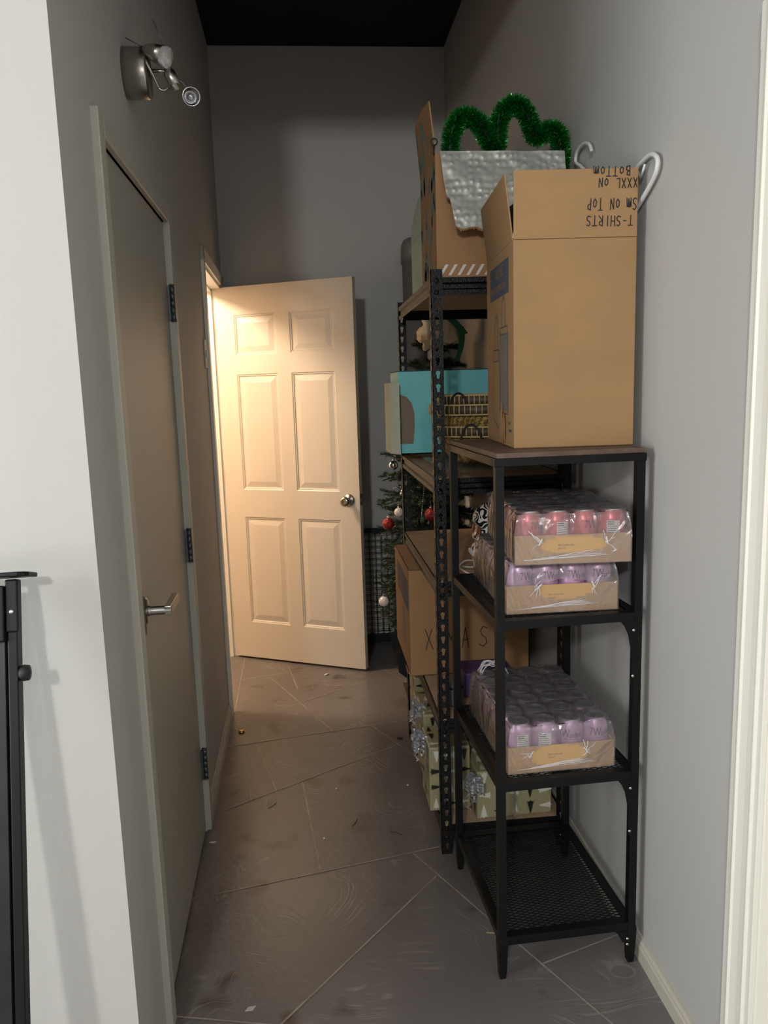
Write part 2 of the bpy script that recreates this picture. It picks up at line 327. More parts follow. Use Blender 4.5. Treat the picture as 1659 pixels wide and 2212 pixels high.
def wallbox(name, *a, mt='wall', X=None):
    m = MB()
    for b in a: m.box(*b)
    o = struct(m.build(name, mt, X=X)); return o
D1 = (1.737, 2.555, 2.017)      # door 1 slab near, far, top
OP = (3.575, 4.392, 2.052)      # doorway 2
wallbox('wall_left', (-.12, 0, 0, ly(D1[0]), 0, 3.3), (-.12, 0, ly(D1[0]), ly(D1[1]), D1[2], 3.3), (-.12, 0, ly(D1[1]), ly(OP[0]), 0, 3.3),
        (-.12, 0, ly(OP[0]), ly(OP[1]), OP[2], 3.3), (-.12, 0, ly(OP[1]), ly(4.53), 0, 3.3), X=LW)
wallbox('wall_front', (-2.6, -.4, Y0, Y0+.115, 0, 2.83))
wallbox('wall_back', (-.5, .86, YB, YB+.1, 0, 3.3))
wallbox('wall_right', (.80, .92, 1.29, 4.6, 0, 3.3), (.80, .92, .44, 1.29, 2.05, 3.3), (.80, .92, -4.6, .44, 0, 3.3))
wallbox('wall_header', (-.52, .80, Y0, Y0+.12, 2.82, 3.3))
wallbox('ceiling', (-.53, .92, Y0+.12, 4.62, 3.3, 3.36), mt='ceil_black')
wallbox('ceiling_front', (-2.72, .92, -4.7, Y0, 2.83, 2.9), mt='ceil_white')
wallbox('wall_west', (-2.72, -2.6, -4.7, Y0, 0, 2.9)); wallbox('wall_south', (-2.7, .92, -4.7, -4.6, 0, 2.9))
# the lit room beyond the doorway
wallbox('wall_side_room', (-2.2, -2.1, 3.0, 4.9, 0, 2.4), (-2.2, -.58, 4.8, 4.9, 0, 2.4), (-2.2, -.55, 2.95, 3.05, 0, 2.4), (-.60, -.575, 4.45, 4.85, 0, 2.4), (-.58, -.54, 3.0, 3.50, 0, 2.4), mt='cream_wall')
wallbox('ceiling_side_room', (-2.2, -.56, 2.95, 4.9, 2.4, 2.45), mt='cream_wall')
# skirting
def skirt(name, a, b, h, X=None, flip=1):
    pr = [(0, 0), (.013, 0), (.013, h*.62), (.010, h*.72), (.010, h*.8), (.006, h*.9), (.005, h), (0, h)]
    m = MB(); n = len(pr); vs = [(x*flip, a, z) for x, z in pr]+[(x*flip, b, z) for x, z in pr]
    m.add(vs, [tuple(range(n)), tuple(range(2*n-1, n-1, -1))]+[(i, n+i, n+(i+1) % n, (i+1) % n) for i in range(n)])
    return struct(m.build(name, 'base_white', X=X))
skirt('baseboard_left', ly(2.612), ly(3.505), .068, LW)
skirt('baseboard_right', 1.372, 4.52, .062, Matrix.Translation((.80, 0, 0)), -1)
# ---- door 1: flat slab with steel frame, lever, hinges
m = MB(); m.box(-.11, -.004, ly(D1[0]), ly(D1[1])-.002, .012, D1[2]-.002)
d1 = struct(m.build('door_1', 'door_grey', X=LW, bevel=.0015))
m = MB()
for a, b, z0, z1 in ((1.685, 1.733, 0, 2.062), (2.558, 2.612, 0, 2.062), (1.733, 2.558, D1[2], 2.062)): m.box(-.12 if z0 == 0 and a > 2 else -.02, .015, ly(a), ly(b), z0, z1)
struct(m.build('trim_1', 'frame_paint', X=LW, bevel=.003))
for zc in (1.775, 1.008, .248):
    m = MB(); yy = ly(2.556)
    for k in range(5): m.lathe([(.0075, zc-.052+k*.021), (.0075, zc-.052+k*.021+.0195)], 12, X=Matrix.Translation((.009, yy, 0)))
    m.lathe([(.0085, zc-.056), (.0085, zc-.052)], 12, X=Matrix.Translation((.009, yy, 0))); m.lathe([(.0085, zc+.053), (.0085, zc+.057)], 12, X=Matrix.Translation((.009, yy, 0)))
    m.box(-.003, .003, yy-.016, yy+.012, zc-.052, zc+.052)
    m.build('hinge', 'dark_steel', d1)
hc = (0, ly(1.815), 1.0)
hd = bpy.data.objects.new('door_handle', None); COL.objects.link(hd); hd.parent = d1; hd.empty_display_size = .03
RX = Matrix.Translation(hc) @ Matrix.Rotation(pi/2, 4, 'Y')
m = MB(); m.lathe([(.0, 0), (.031, 0), (.031, .004), (.027, .007), (.016, .008)], 32, X=RX); m.build('rose', 'steel', hd)
m = MB(); m.lathe([(.0125, .006), (.0125, .012), (.0105, .014), (.0105, .060), (.009, .062)], 20, X=RX)
m.box(.046, .062, hc[1]-.010, hc[1]+.115, hc[2]-.010, hc[2]+.011); m.build('lever', 'steel', hd, bevel=.0012)
m = MB(); m.box(-.004, .011, ly(1.740), ly(1.772), .957, 1.047); m.build('latch_guard', 'dark_steel', hd, bevel=.003)
# ---- doorway 2: casing and jambs
m = MB(); t = .014
for a, b, z0, z1 in ((OP[0]-.062, OP[0]-.004, 0, OP[2]+.062), (OP[1]+.004, OP[1]+.066, 0, OP[2]+.062), (OP[0]-.062, OP[1]+.066, OP[2]+.004, OP[2]+.062)):
    m.box(0, t, ly(a), ly(b), z0, z1)
m.box(-.12, .004, ly(OP[0])-.005, ly(OP[0])+.014, 0, OP[2]); m.box(-.12, .004, ly(OP[1])-.014, ly(OP[1])+.005, 0, OP[2]); m.box(-.12, .004, ly(OP[0]), ly(OP[1]), OP[2]-.014, OP[2]+.005)
for yy, s in ((OP[0]+.014, 1), (OP[1]-.014, -1)):
    a, b = sorted((ly(yy), ly(yy)+s*.011)); m.box(-.085, -.045, a, b, 0, OP[2]-.014)
m.box(-.085, -.045, ly(OP[0]), ly(OP[1]), OP[2]-.026, OP[2]-.014)
for a, b in ((OP[0]-.06, OP[0]), (OP[1], OP[1]+.06)): m.box(-.134, -.12, ly(a), ly(b), 0, OP[2]+.06)
struct(m.build('trim_2', 'white_paint', X=LW, bevel=.002))
# ---- door 2: six-panel slab swung open. local: hinge edge x=0, room face y=0 toward camera, z up
W2 = .803; H2 = 2.03; P0 = Vector((-.487, 4.358, .012)); P1 = Vector((.222, 3.998, .012))
ang = math.atan2(P1.y-P0.y, P1.x-P0.x); DX = Matrix.Translation(P0) @ Matrix.Rotation(ang, 4, 'Z')
def panel_face(m, y, s):
    """stiles, rails and moulded fields of one face of the door; s = +1 recess toward +y"""
    xs = [0, .112, .362, .441, .691, W2]; zs = [0, .205, .805, .955, 1.575, 1.675, 1.885, H2]
    for i in range(5):
        for j in range(7):
            x0, x1, z0, z1 = xs[i], xs[i+1], zs[j], zs[j+1]
            if i in (1, 3) and j in (1, 3, 5):
                rings = [(0, 0), (.006, .004), (.009, .0035), (.013, .0075), (.018, .0075), (.045, .002)]
                pts = []
                for d, q in rings: pts += [(x0+d, y+s*q, z0+d), (x1-d, y+s*q, z0+d), (x1-d, y+s*q, z1-d), (x0+d, y+s*q, z1-d)]
                fs = [(4*k+e, 4*k+(e+1) % 4, 4*k+4+(e+1) % 4, 4*k+4+e) for k in range(len(rings)-1) for e in range(4)]+[tuple(4*(len(rings)-1)+e for e in range(4))]
                m.add(pts, fs if s > 0 else [f[::-1] for f in fs])
            else: m.add([(x0, y, z0), (x1, y, z0), (x1, y, z1), (x0, y, z1)], [(0, 1, 2, 3) if s > 0 else (3, 2, 1, 0)])
m = MB(); panel_face(m, 0, 1); panel_face(m, .035, -1)
m.add([(0, 0, 0), (W2, 0, 0), (W2, .035, 0), (0, .035, 0), (0, 0, H2), (W2, 0, H2), (W2, .035, H2), (0, .035, H2)], [(0, 3, 2, 1), (4, 5, 6, 7), (0, 4, 7, 3), (1, 2, 6, 5)])
d2 = struct(m.build('door_2', 'door_white', X=DX))
for s, yb in ((-1, 0), (1, .035)):
    K = Matrix.Translation((W2-.062, yb, .912)) @ Matrix.Rotation(pi/2*-s, 4, 'X')
    m = MB(); m.lathe([(.001, 0), (.033, 0), (.033, .003), (.028, .008), (.016, .011), (.0125, .016), (.0125, .03), (.019, .036), (.026, .046), (.0265, .054), (.023, .062), (.014, .066), (.012, .0655), (.001, .0655)], 32, X=K)
    m.build('door_knob', 'steel', d2)
m = MB(); m.box(W2-.001, W2+.0015, .005, .030, .885, .945); m.box(W2, W2+.011, .011, .024, .905, .922); m.build('latch', 'dark_steel', d2, bevel=.001)
for zc in (1.80, 1.02, .24):
    m = MB(); m.box(-.0025, .0, .002, .034, zc-.045, zc+.045)
    m.lathe([(.006, zc-.046), (.006, zc+.046)], 12, X=Matrix.Translation((-.004, .038, 0)))
    m.box(-.022, -.002, .0335, .0365, zc-.045, zc+.045); m.build('hinge', 'brass', d2)
# ---- right-hand white casing and door 3
pr = [(1.372, 0), (1.372, .012), (1.350, .013), (1.345, .019), (1.340, .020), (1.336, .016), (1.318, .013), (1.300, .013), (1.297, .016), (1.293, .016), (1.29, .011), (1.275, .011), (1.275, 0)]
m = MB(); n = len(pr); vs = [(-x, y, 0) for y, x in pr]+[(-x, y, 2.12) for y, x in pr]
m.add(vs, [tuple(range(n)), tuple(range(2*n-1, n-1, -1))]+[(i, (i+1) % n, n+(i+1) % n, n+i) for i in range(n)])
m.box(-.013, 0, .36, 1.372, 2.045, 2.12); m.box(-.013, 0, .36, .45, 0, 2.12); m.box(0, .12, 1.27, 1.29, 0, 2.05); m.box(0, .12, .44, .46, 0, 2.05); m.box(0, .12, .46, 1.27, 2.03, 2.05)
struct(m.build('trim_3', 'white_paint', X=Matrix.Translation((.80, 0, 0)), bevel=.001))
m = MB(); m.box(.85, .89, .462, 1.268, .01, 2.028); struct(m.build('door_3', 'white_paint'))

# ================================================================== THINGS ON THE LEFT WALL
t = thing('light_switch', 'beige wall plate beside the lit doorway', 'light switch', X=LW @ Matrix.Translation((0, ly(3.455), 1.66)))
m = MB(); m.box(0, .006, -.035, .035, -.06, .06); m.build('wall_plate', 'base_white', t, bevel=.002)
m = MB(); m.box(.006, .011, -.008, .008, -.016, .016); m.build('toggle', 'white_plastic', t, bevel=.002)

def TO(dirv, at):  # matrix taking +z to dirv at point
    return Matrix.Translation(at) @ Vector((0, 0, 1)).rotation_difference(Vector(dirv).normalized()).to_matrix().to_4x4()
t = thing('wall_lamp', 'brushed nickel wall lamp with two swivel heads and bare bulb above the flat door', 'lamp', X=Matrix.Translation((-.415, 2.09, 2.27)))
b0 = Matrix.Rotation(pi/2, 4, 'Y')
m = MB(); m.lathe([(.001, -.012), (.069, -.012), (.069, .044), (.067, .047), (.001, .047)], 40, X=Matrix.Translation((.012, .0, -.002)) @ b0, sx=.85, sy=.72)
m.build('wall_mount', 'steel', t)
def arc(a, b, c, n=14):
    a, b, c = map(Vector, (a, b, c)); return [a*(1-u)**2+b*2*u*(1-u)+c*u*u for u in [i/n for i in range(n+1)]]
m = MB(); m.tube([(.012, -.03, .040), (.055, -.03, .040)], .0045); m.tube([(.05, -.03, .036), (.062, -.03, .01), (.085, -.03, -.045)], .0035)
m.tube(arc((.085, -.03, -.045), (.095, -.03, -.058), (.113, -.02, -.036)), .003); m.tube([(.060, -.01, .0), (.106, -.02, -.004)], .0045); m.build('arm', 'steel', t)
A = TO((.05, -.012, -.022), (.056, -.03, .042))
m = MB(); m.lathe([(.002, -.002), (.008, 0), (.015, .012), (.020, .03), (.022, .05), (.021, .050), (.018, .03), (.003, .01)], 28, X=A); m.build('lamp_shade', 'steel', t)
m = MB(); m.lathe([(.0195+.0012*(i % 2), .048) for i in range(1)]+[(.021, .05), (.0235, .058), (.022, .066), (.012, .070), (.001, .069)], 40, X=A); m.build('bulb', 'glass', t)
A = TO((.018, -.01, -.042), (.108, -.02, -.002))
m = MB(); m.lathe([(.001, -.002), (.011, 0), (.014, .008), (.014, .045), (.012, .045), (.012, .01), (.001, .006)], 24, X=A); m.build('lamp_shade', 'steel', t)
A = TO((.25, -1, -.25), (.158, -.02, -.062))
m = MB(); m.lathe([(.006, -.028), (.007, -.012), (.019, .004), (.0215, .012), (.0215, .014), (.019, .013), (.006, -.006), (.001, -.008)], 32, X=A); m.ball((0, 0, .002), .0055, X=A)
for k in range(28): a = 2*pi*k/28; m.tube([(cos(a)*.006, sin(a)*.006, -.004), (cos(a)*.0185, sin(a)*.0185, .010)], .0006, 4, 1, X=A)
m.build('bulb', ['silver_ball', 'white_plastic'], t)
m = MB(); m.tube(arc((.118, -.02, -.02), (.145, -.01, -.02), (.156, -.012, -.055)), .0016); m.build('wire', 'dark_steel', t)
for a, b in (((.105, -.03, .048), (.083, -.03, .105)), ((.052, -.03, .047), (.016, -.03, .066)), ((.004, -.02, .022), (.012, -.03, .038))): m = MB(); m.tube([a, b], .0012, 6); m.build('wire', 'dark_steel', t)
m = MB(); m.ball((-.001, -.02, .026), .0062); m.build('cap', 'white_plastic', t)

# black folded stand leaning on the bright wall, at the left frame edge
# the frame is built upright then leaned: local z runs up the rail
t = thing('folding_frame', 'black metal folded stand leaning on the pale wall at the left edge', 'stand', X=Matrix.Translation((-.494, 1.045, 0)) @ Matrix.Rotation(radians(-15.3), 4, 'X') @ Matrix.Rotation(radians(-1), 4, 'Y'))
m = MB(); m.box(-.016, .0, -.012, .012, 0, 1.235); m.build('rail', 'black_paint', t, bevel=.002)
m = MB(); m.box(-.055, -.021, -.010, .014, 0, 1.165); m.box(-.0205, -.0175, -.002, .010, 0, 1.165); m.build('panel', 'worn_black', t, bevel=.002)
m = MB(); m.box(-.085, -.018, -.022, -.008, 1.13, 1.225); m.box(-.018, .003, -.016, -.010, 1.145, 1.235); m.build('bracket', 'black_paint', t, bevel=.003)
m = MB(); m.lathe([(.001, 0), (.0045, 0), (.004, .002), (.001, .0025)], 12, X=Matrix.Translation((-.007, -.016, 1.180)) @ Matrix.Rotation(pi/2, 4, 'X')); m.build('screw', 'screw', t)
m = MB(); m.prism([(-.16, -.04), (.012, -.04), (.022, -.034), (.026, -.024), (.026, .018), (-.16, .018)], 1.238, 1.246); m.build('top_plate', 'black_paint', t, bevel=.002)
m = MB(); m.lathe([(.001, 0), (.012, .0), (.014, .006), (.013, .014), (.001, .017)], 20, X=Matrix.Translation((0, .0, 1.075)) @ Matrix.Rotation(pi/2, 4, 'Y')); m.build('knob', 'dark_ring', t)

# ================================================================== BLACK WELDED SHELF UNIT
def expanded_mesh(m, x0, x1, y0, y1, z, step=.0115, wv=.0016, mi=0):
    for sgn in (1, -1):
        k = 0.42*sgn   # slope of the strands
        c = (y0-k*(x1 if sgn > 0 else x0))
        cend = (y1-k*(x0 if sgn > 0 else x1))
        while c < cend:
            # y = k x + c clipped to rectangle
            pts = []
            for x in (x0, x1):
                y = k*x+c
                if y0 <= y <= y1: pts.append((x, y))
            for y in (y0, y1):
                x = (y-c)/k
                if x0 < x < x1: pts.append((x, y))
            if len(pts) >= 2:
                a = Vector(pts[0]); b = Vector(pts[1])
                if (b-a).length > .004:
                    d = (b-a).normalized(); n_ = Vector((-d.y, d.x))*wv/2; h = .0009
                    q4 = [a-n_, b-n_, b+n_, a+n_]
                    m.add([(p.x, p.y, z-h) for p in q4]+[(p.x, p.y, z+h) for p in q4], [(4, 5, 6, 7), (0, 3, 2, 1), (0, 1, 5, 4), (2, 3, 7, 6)], mi)
            c += step
SW, SD = .362, .487
t = thing('mesh_shelf_unit', 'black steel shelving unit with mesh shelves and brown top against the right wall', 'shelf', (.412, 1.748, 0), radians(2.5))
lg = .020
for x, y in ((0, 0), (SW-lg, 0), (0, SD-lg), (SW-lg, SD-lg)):
    m = MB(); m.box(x, x+lg, y, y+lg, .115, 1.312)
    c = (x+lg/2, y+lg/2)
    for (s0, z0), (s1, z1) in zip(((.5, .115), (.62, .10), (.46, .02), (.40, .004), (.3, 0)), ((.62, .10), (.46, .02), (.40, .004), (.3, 0))):
        r0, r1 = s0*lg, s1*lg
        m.add([(c[0]+a*r, c[1]+b*r, z) for r, z in ((r0, z0), (r1, z1)) for a, b in ((-1, -1), (1, -1), (1, 1), (-1, 1))], [(4, 5, 1, 0), (5, 6, 2, 1), (6, 7, 3, 2), (7, 4, 0, 3)])
    m.add([(c[0]+a*.3*lg, c[1]+b*.3*lg, 0) for a, b in ((-1, -1), (1, -1), (1, 1), (-1, 1))], [(3, 2, 1, 0)])
    m.build('leg', 'black_paint', t)
m = MB(); z0, z1 = 1.311, 1.3295
m.box(-.002, SW+.002, -.002, lg, z0, z1); m.box(-.002, SW+.002, SD-lg, SD+.002, z0, z1); m.box(-.002, lg, lg, SD-lg, z0, z1); m.box(SW-lg, SW+.002, lg, SD-lg, z0, z1); m.build('top_frame', 'black_paint', t, bevel=.0015)
m = MB(); m.box(.004, SW-.004, .002, SD-.006, 1.3295, 1.3415); m.build('top_board', 'wood_top', t, bevel=.001)
for zt in (.945, .535, .118):
    sh = MB(); r = .02; a = lg*.0+.001; zb = zt-.022
    x0, x1, y0, y1 = (lg, SW-lg, .001, SD-.001) 
    sh.box(x0, x1, 0, .004, zb, zt); sh.box(x0, x1, SD-.004, SD, zb, zt); sh.box(0.002, .006, lg, SD-lg, zb, zt); sh.box(SW-.006, SW-.002, lg, SD-lg, zb, zt)
    sh.box(x0-.012, x1+.012, .004, .026, zt-.003, zt); sh.box(x0-.012, x1+.012, SD-.026, SD-.004, zt-.003, zt); sh.box(.006, .028, .02, SD-.02, zt-.0032, zt-.0002); sh.box(SW-.028, SW-.006, .02, SD-.02, zt-.0032, zt-.0002)
    so = sh.build('mesh_shelf', 'black_paint', t, bevel=.0008)
    mm = MB(); expanded_mesh(mm, .024, SW-.024, .022, SD-.022, zt-.006); mm.build('mesh', 'black_paint', so)
for zt in (.923, .513, .096):
    for yb in (.0, SD-.004):
        for xb, s_ in ((SW-lg, -1),):
            hgt = .150 if zt > .2 else .05
            if s_ > 0: hgt *= .3
            pr = [(0, 0), (.034*s_, 0), (.024*s_, -.012), (.014*s_, -.034), (.007*s_, -.07*hgt/.15), (.004*s_, -hgt), (0, -hgt)]
            m = MB(); m.prism(pr if s_ > 0 else pr[::-1], 0, .004, X=Matrix.Translation((xb, yb+.004, zt)) @ Matrix.Rotation(pi/2, 4, 'X'))
            if s_ < 0:
                for zz in (-.022, -hgt+.012): m.lathe([(.001, 0), (.0042, 0), (.0034, .0025), (.001, .003)], 12, 1, X=Matrix.Translation((xb-.002, yb-.0002, zt+zz)) @ Matrix.Rotation(pi/2, 4, 'X'))
            m.build('corner_bracket', ['black_paint', 'screw'], t)

# ================================================================== SLOTTED STEEL SHELVING
RX0, RX1, RY0, RY1, RH = .358, .770, 2.305, 3.185, 1.828
def keyhole_strip(m, wd, height, F, z0=.028, pitch=.0385, th=.0018):
    """strip in the plane (u across 0..wd, z up) with teardrop holes; F maps (u, depth, z) to a point"""
    n = int((height-z0*1.0)/pitch); lo = 0.0
    hole = []
    for k in range(12):
        a = -pi*.3+(2*pi-pi*.4)*k/11-pi*0+.0
        hole.append((cos(a+pi*0)*.0068, .0045+sin(a)*.0068))
    hole = [(.0068*cos(radians(-50+280*k/10)), .005+.0068*sin(radians(-50+280*k/10))) for k in range(11)]+[(-.0034, -.0115), (.0034, -.0115)]
    N = len(hole)
    for i in range(n):
        zc = z0+pitch*(i+.5)-pitch/2; zl, zh = zc-pitch/2+.0, zc+pitch/2
        if i == 0: zl = 0
        if i == n-1: zh = height
        c = (zl+zh)/2; cc = zc; rect = []
        for hx, hz in hole:
            dx, dz = hx, hz+.003
            sx = (wd/2)/abs(dx) if abs(dx) > 1e-9 else 1e9
            szz = ((zh-cc) if dz > 0 else (cc-zl))/abs(dz) if abs(dz) > 1e-9 else 1e9
            k = min(sx, szz); rect.append((dx*k, dz*k))
        corners = [(wd/2, zh-cc), (-wd/2, zh-cc), (-wd/2, zl-cc), (wd/2, zl-cc)]
        vs = []
        for dep in (0, th):
            vs += [F(wd/2+hx, dep, cc+hz) for hx, hz in hole]+[F(wd/2+x, dep, cc+z) for x, z in rect]+[F(wd/2+x, dep, cc+z) for x, z in corners]
        fs = []
        per = 2*N+4
        def ang_(p): return math.atan2(p[1], p[0]) % (2*pi)
        for k in range(N):
            k2 = (k+1) % N; mid = [c_ for c_ in range(4) if 0 < (ang_(corners[c_])-ang_(rect[k])) % (2*pi) < (ang_(rect[k2])-ang_(rect[k])) % (2*pi)]
            f = [k, N+k]+[2*N+c_ for c_ in mid[:1]]+[N+k2, k2]
            fs.append(tuple(f)); fs.append(tuple(per+x for x in f[::-1]))
            fs.append((k, k2, per+k2, per+k))
        m.add(vs, fs)
    m.add([F(0, 0, 0), F(0, 0, height), F(0, th, height), F(0, th, 0)], [(0, 1, 2, 3)]); m.add([F(wd, 0, 0), F(wd, 0, height), F(wd, th, height), F(wd, th, 0)], [(0, 1, 2, 3)])
    m.add([F(0, 0, height), F(wd, 0, height), F(wd, th, height), F(0, th, height)], [(0, 1, 2, 3)])
t = thing('slotted_shelving', 'black hammered steel shelving with keyhole posts and brown boards', 'shelf', (0, 0, 0))
for cx, cy, sx, sy in ((RX0, RY0, 1, 1), (RX1, RY0, -1, 1), (RX0, RY1, 1, -1), (RX1, RY1, -1, -1)):
    m = MB()
    keyhole_strip(m, .034, RH, lambda u, d, z: (cx+sx*u, cy+sy*d, z))
    keyhole_strip(m, .034, RH, lambda u, d, z: (cx+sx*d, cy+sy*u, z))
    m.build('post', 'hammer', t)
LV = (1.805, 1.222, .905, .460, .100)
def beam(p, q, out, zt, lvl):
    """p->q horizontal, out = outward unit; stepped beam profile"""
    pr = [(0, 0), (.0, -.014), (-.006, -.019), (-.006, -.030), (0, -.035), (0, -.048), (-.002, -.048), (-.002, -.036), (-.009, -.030), (-.009, -.016), (-.022, -.016), (-.022, -.013), (-.004, -.013), (-.004, 0)]
    m = MB(); n = len(pr); vs = [tuple(Vector(e)+Vector(out)*d+Vector((0, 0, zt+z))) for e in (p, q) for d, z in pr]
    m.add(vs, [(i, (i+1) % n, n+(i+1) % n, n+i) for i in range(n)]+[tuple(range(n-1, -1, -1)), tuple(range(n, 2*n))]); m.build('beam', 'hammer', t)
for z in LV:
    i = .0022
    beam((RX0+.03, RY0+i, 0), (RX1-.03, RY0+i, 0), (0, -1, 0), z, 0); beam((RX0+.03, RY1-i, 0), (RX1-.03, RY1-i, 0), (0, 1, 0), z, 0)
    beam((RX0+i, RY0+.01, 0), (RX0+i, RY1-.01, 0), (-1, 0, 0), z, 0); beam((RX1-i, RY0+.01, 0), (RX1-i, RY1-.01, 0), (1, 0, 0), z, 0)
    m = MB(); m.box(RX0+.009, RX1-.009, RY0+.009, RY1-.009, z-.013, z-.001); m.build('shelf_board', 'board', t)
for z in LV:
    for dz in (-.009, -.042):
        for cx, sx in ((RX0, 1), (RX1, -1)):
            m = MB(); m.lathe([(.001, 0), (.0075, 0), (.006, .0025), (.001, .003)], 12, X=Matrix.Translation((cx+sx*.017, RY0, z+dz)) @ Matrix.Rotation(pi/2, 4, 'X')); m.build('rivet', 'hammer', t)

# ================================================================== CARDBOARD BOXES
def carton(m, w_, d_, h_, th=.004, top=True, mi=0):
    m.box(0, w_, 0, th, 0, h_, mi); m.box(0, w_, d_-th, d_, 0, h_, mi); m.box(0, th, th, d_-th, 0, h_, mi); m.box(w_-th, w_, th, d_-th, 0, h_, mi); m.box(0, w_, 0, d_, 0, th, mi)
    if top: m.box(0, w_, 0, d_, h_-th, h_, mi)
t = thing('shopping_bag_carton', 'tall open brown carton with handwriting on its raised flap, on the black shelf unit', 'box', (.484, 1.856, 1.3418), radians(-3.3))
m = MB(); carton(m, .290, .375, .485, top=False); m.build('carton', 'card', t, bevel=.0015)
m = MB(); m.box(.0005, .2895, -.0015, .0025, .4855, .637, X=Matrix.Translation((0, 0, 0))); fl = m.build('flap', 'card', t, bevel=.001)
mk = MB(); O = Vector((0, -.0020, 0)); U = Vector((-1, 0, 0)); V = Vector((0, 0, -1))
def fz(px): return .485+(515-px)*.001007
for wd_, st, width, ztop, hh in (('T-SHIRTS', .278, .112, fz(468), .022), ('Sm ON TOP'.replace('S', 'S'), .287, .120, fz(430), .026), ('XXXL ON', .287, .094, fz(386), .021), ('BOTTOm', .270, .088, fz(360), .021)):
    hand(mk, wd_, width, hh, Vector((st, -.0021, ztop)), U, V, .0024)
mk.build('handwriting', 'ink', fl)
# side flap (left), opened a little outward and back flap
m = MB(); th = .0035
A = Matrix.Translation((.002, .0, .485)) @ Matrix.Rotation(radians(-7), 4, 'Y')
m.prism([(.015, 0), (.365, 0), (.365, .145), (.015, .150)], -.002, .002, X=A @ Matrix(((0, 0, 1, 0), (1, 0, 0, 0), (0, 1, 0, 0), (0, 0, 0, 1)))); m.build('flap', 'card', t, bevel=.001)
m = MB(); A = Matrix.Translation((.0, .373, .485)) @ Matrix.Rotation(radians(-3), 4, 'X'); m.box(0, .29, -.002, .002, 0, .15, X=A); m.build('flap', 'card', t)
# print on the left side face (x = 0-): u runs toward -y world so text reads left->right from outside
m = MB(); U = Vector((0, -1, 0)); V = Vector((0, 0, 1)); e = -.0006
def side(y, z): return Vector((e, y, z))
m.add([side(.315, .375), side(.06, .375), side(.06, .457), side(.315, .457)], [(0, 1, 2, 3)], 0)
e2 = Vector((-.0012, 0, 0))
put_text(m, 'ULINE', .040, Vector((-.0012, .235, .424)), U, V, 1, .95); put_text(m, 'KRAFT SHOPPING BAGS', .0215, Vector((-.0012, .305, .391)), U, V, 1, .93)
m.add([side(.178, .094), side(.075, .085), side(.075, .275), side(.178, .285)], [(0, 1, 2, 3)], 2)
def outline(pts, wd=.0022): m.ribbon(pts, wd, Vector((-.001, 0, 0)), Vector((0, 1, 0)), V, 3)
outline([(.178, .085), (.075, .08), (.075, .297), (.178, .297), (.178, .085)]); outline([(.178, .280), (.075, .278)])
def handle(y0, y1, z0, z1):
    for k in (0, .006): outline([(y0+k, z0)]+[(y0+k+(y1-y0-2*k)*(1-cos(pi*i/10))/2, z1-k-.03+.03*sin(pi*i/10)) for i in range(11)]+[(y1-k, z0)], .0014)
handle(.10, .15, .297, .39-.018); handle(.205, .25, .225, .335); outline([(.275, .245), (.19, .245), (.20, .23), (.19, .215), (.275, .215), (.275, .245)]); outline([(.275, .215), (.275, .06), (.185, .035), (.185, .215)])
put_text(m, 'S-7061', .012, Vector((-.001, .075, .055)), U, V, 3); m.box(-.0008, -.0004, .03, .065, .038, .044, 3)
m.build('printing', ['blue_print', 'card', 'grey_print', 'blue_print'], t)
m = MB()
for k in range(7): m.prism([(random.uniform(.1, .16), random.uniform(.0, .02)), (random.uniform(.1, .13), .05+.01*k), (.155+.003*k, .03)], -.0015-.001*k, -.0008-.001*k, X=Matrix(((0, 0, 1, 0), (1, 0, 0, 0), (0, 1, 0, 0), (0, 0, 0, 1))))
m.build('torn_corner', 'card_in', t)

# shirt inside the carton
def blob(name, mt, parent, c, sc, amp, freq, seed, loc=None, **kw):
    m = MB(); n1, n2 = 26, 36; vs = []
    for i in range(n1+1):
        for j in range(n2):
            a = pi*i/n1; b = 2*pi*j/n2; d = Vector((sin(a)*cos(b), sin(a)*sin(b), cos(a)))
            k = 1+amp*noise.fractal(d*freq+Vector((seed, 0, 0)), 1, 2, 3); q = Vector((abs(d.x)**.6*(1 if d.x > 0 else -1), abs(d.y)**.6*(1 if d.y > 0 else -1), abs(d.z)**.7*(1 if d.z > 0 else -1)))*k
            vs.append((c[0]+q.x*sc[0], c[1]+q.y*sc[1], c[2]+q.z*sc[2]))
    m.add(vs, [(i*n2+j, i*n2+(j+1) % n2, (i+1)*n2+(j+1) % n2, (i+1)*n2+j) for i in range(n1) for j in range(n2)], 0, True)
    return m.build(name, mt, parent, loc=loc)
t = thing('black_shirt', 'black printed t-shirt bunched inside the tall open carton', 'shirt', (.484, 1.856, 1.3418), radians(-3.3))
blob('fabric', 'black_cloth', t, (.098, .125, .525), (.078, .102, .112), .18, 2.2, 4)
m = MB(); put_text(m, 'AU', .03, Vector((.020, .012, .52)), Vector((.3, 0, 1)).normalized(), Vector((-1, 0, .3)).normalized()); put_text(m, 'TS', .03, Vector((.020, .012, .487)), Vector((.2, 0, 1)).normalized(), Vector((-1, 0, .2)).normalized()); m.build('lettering', 'white_print', t)

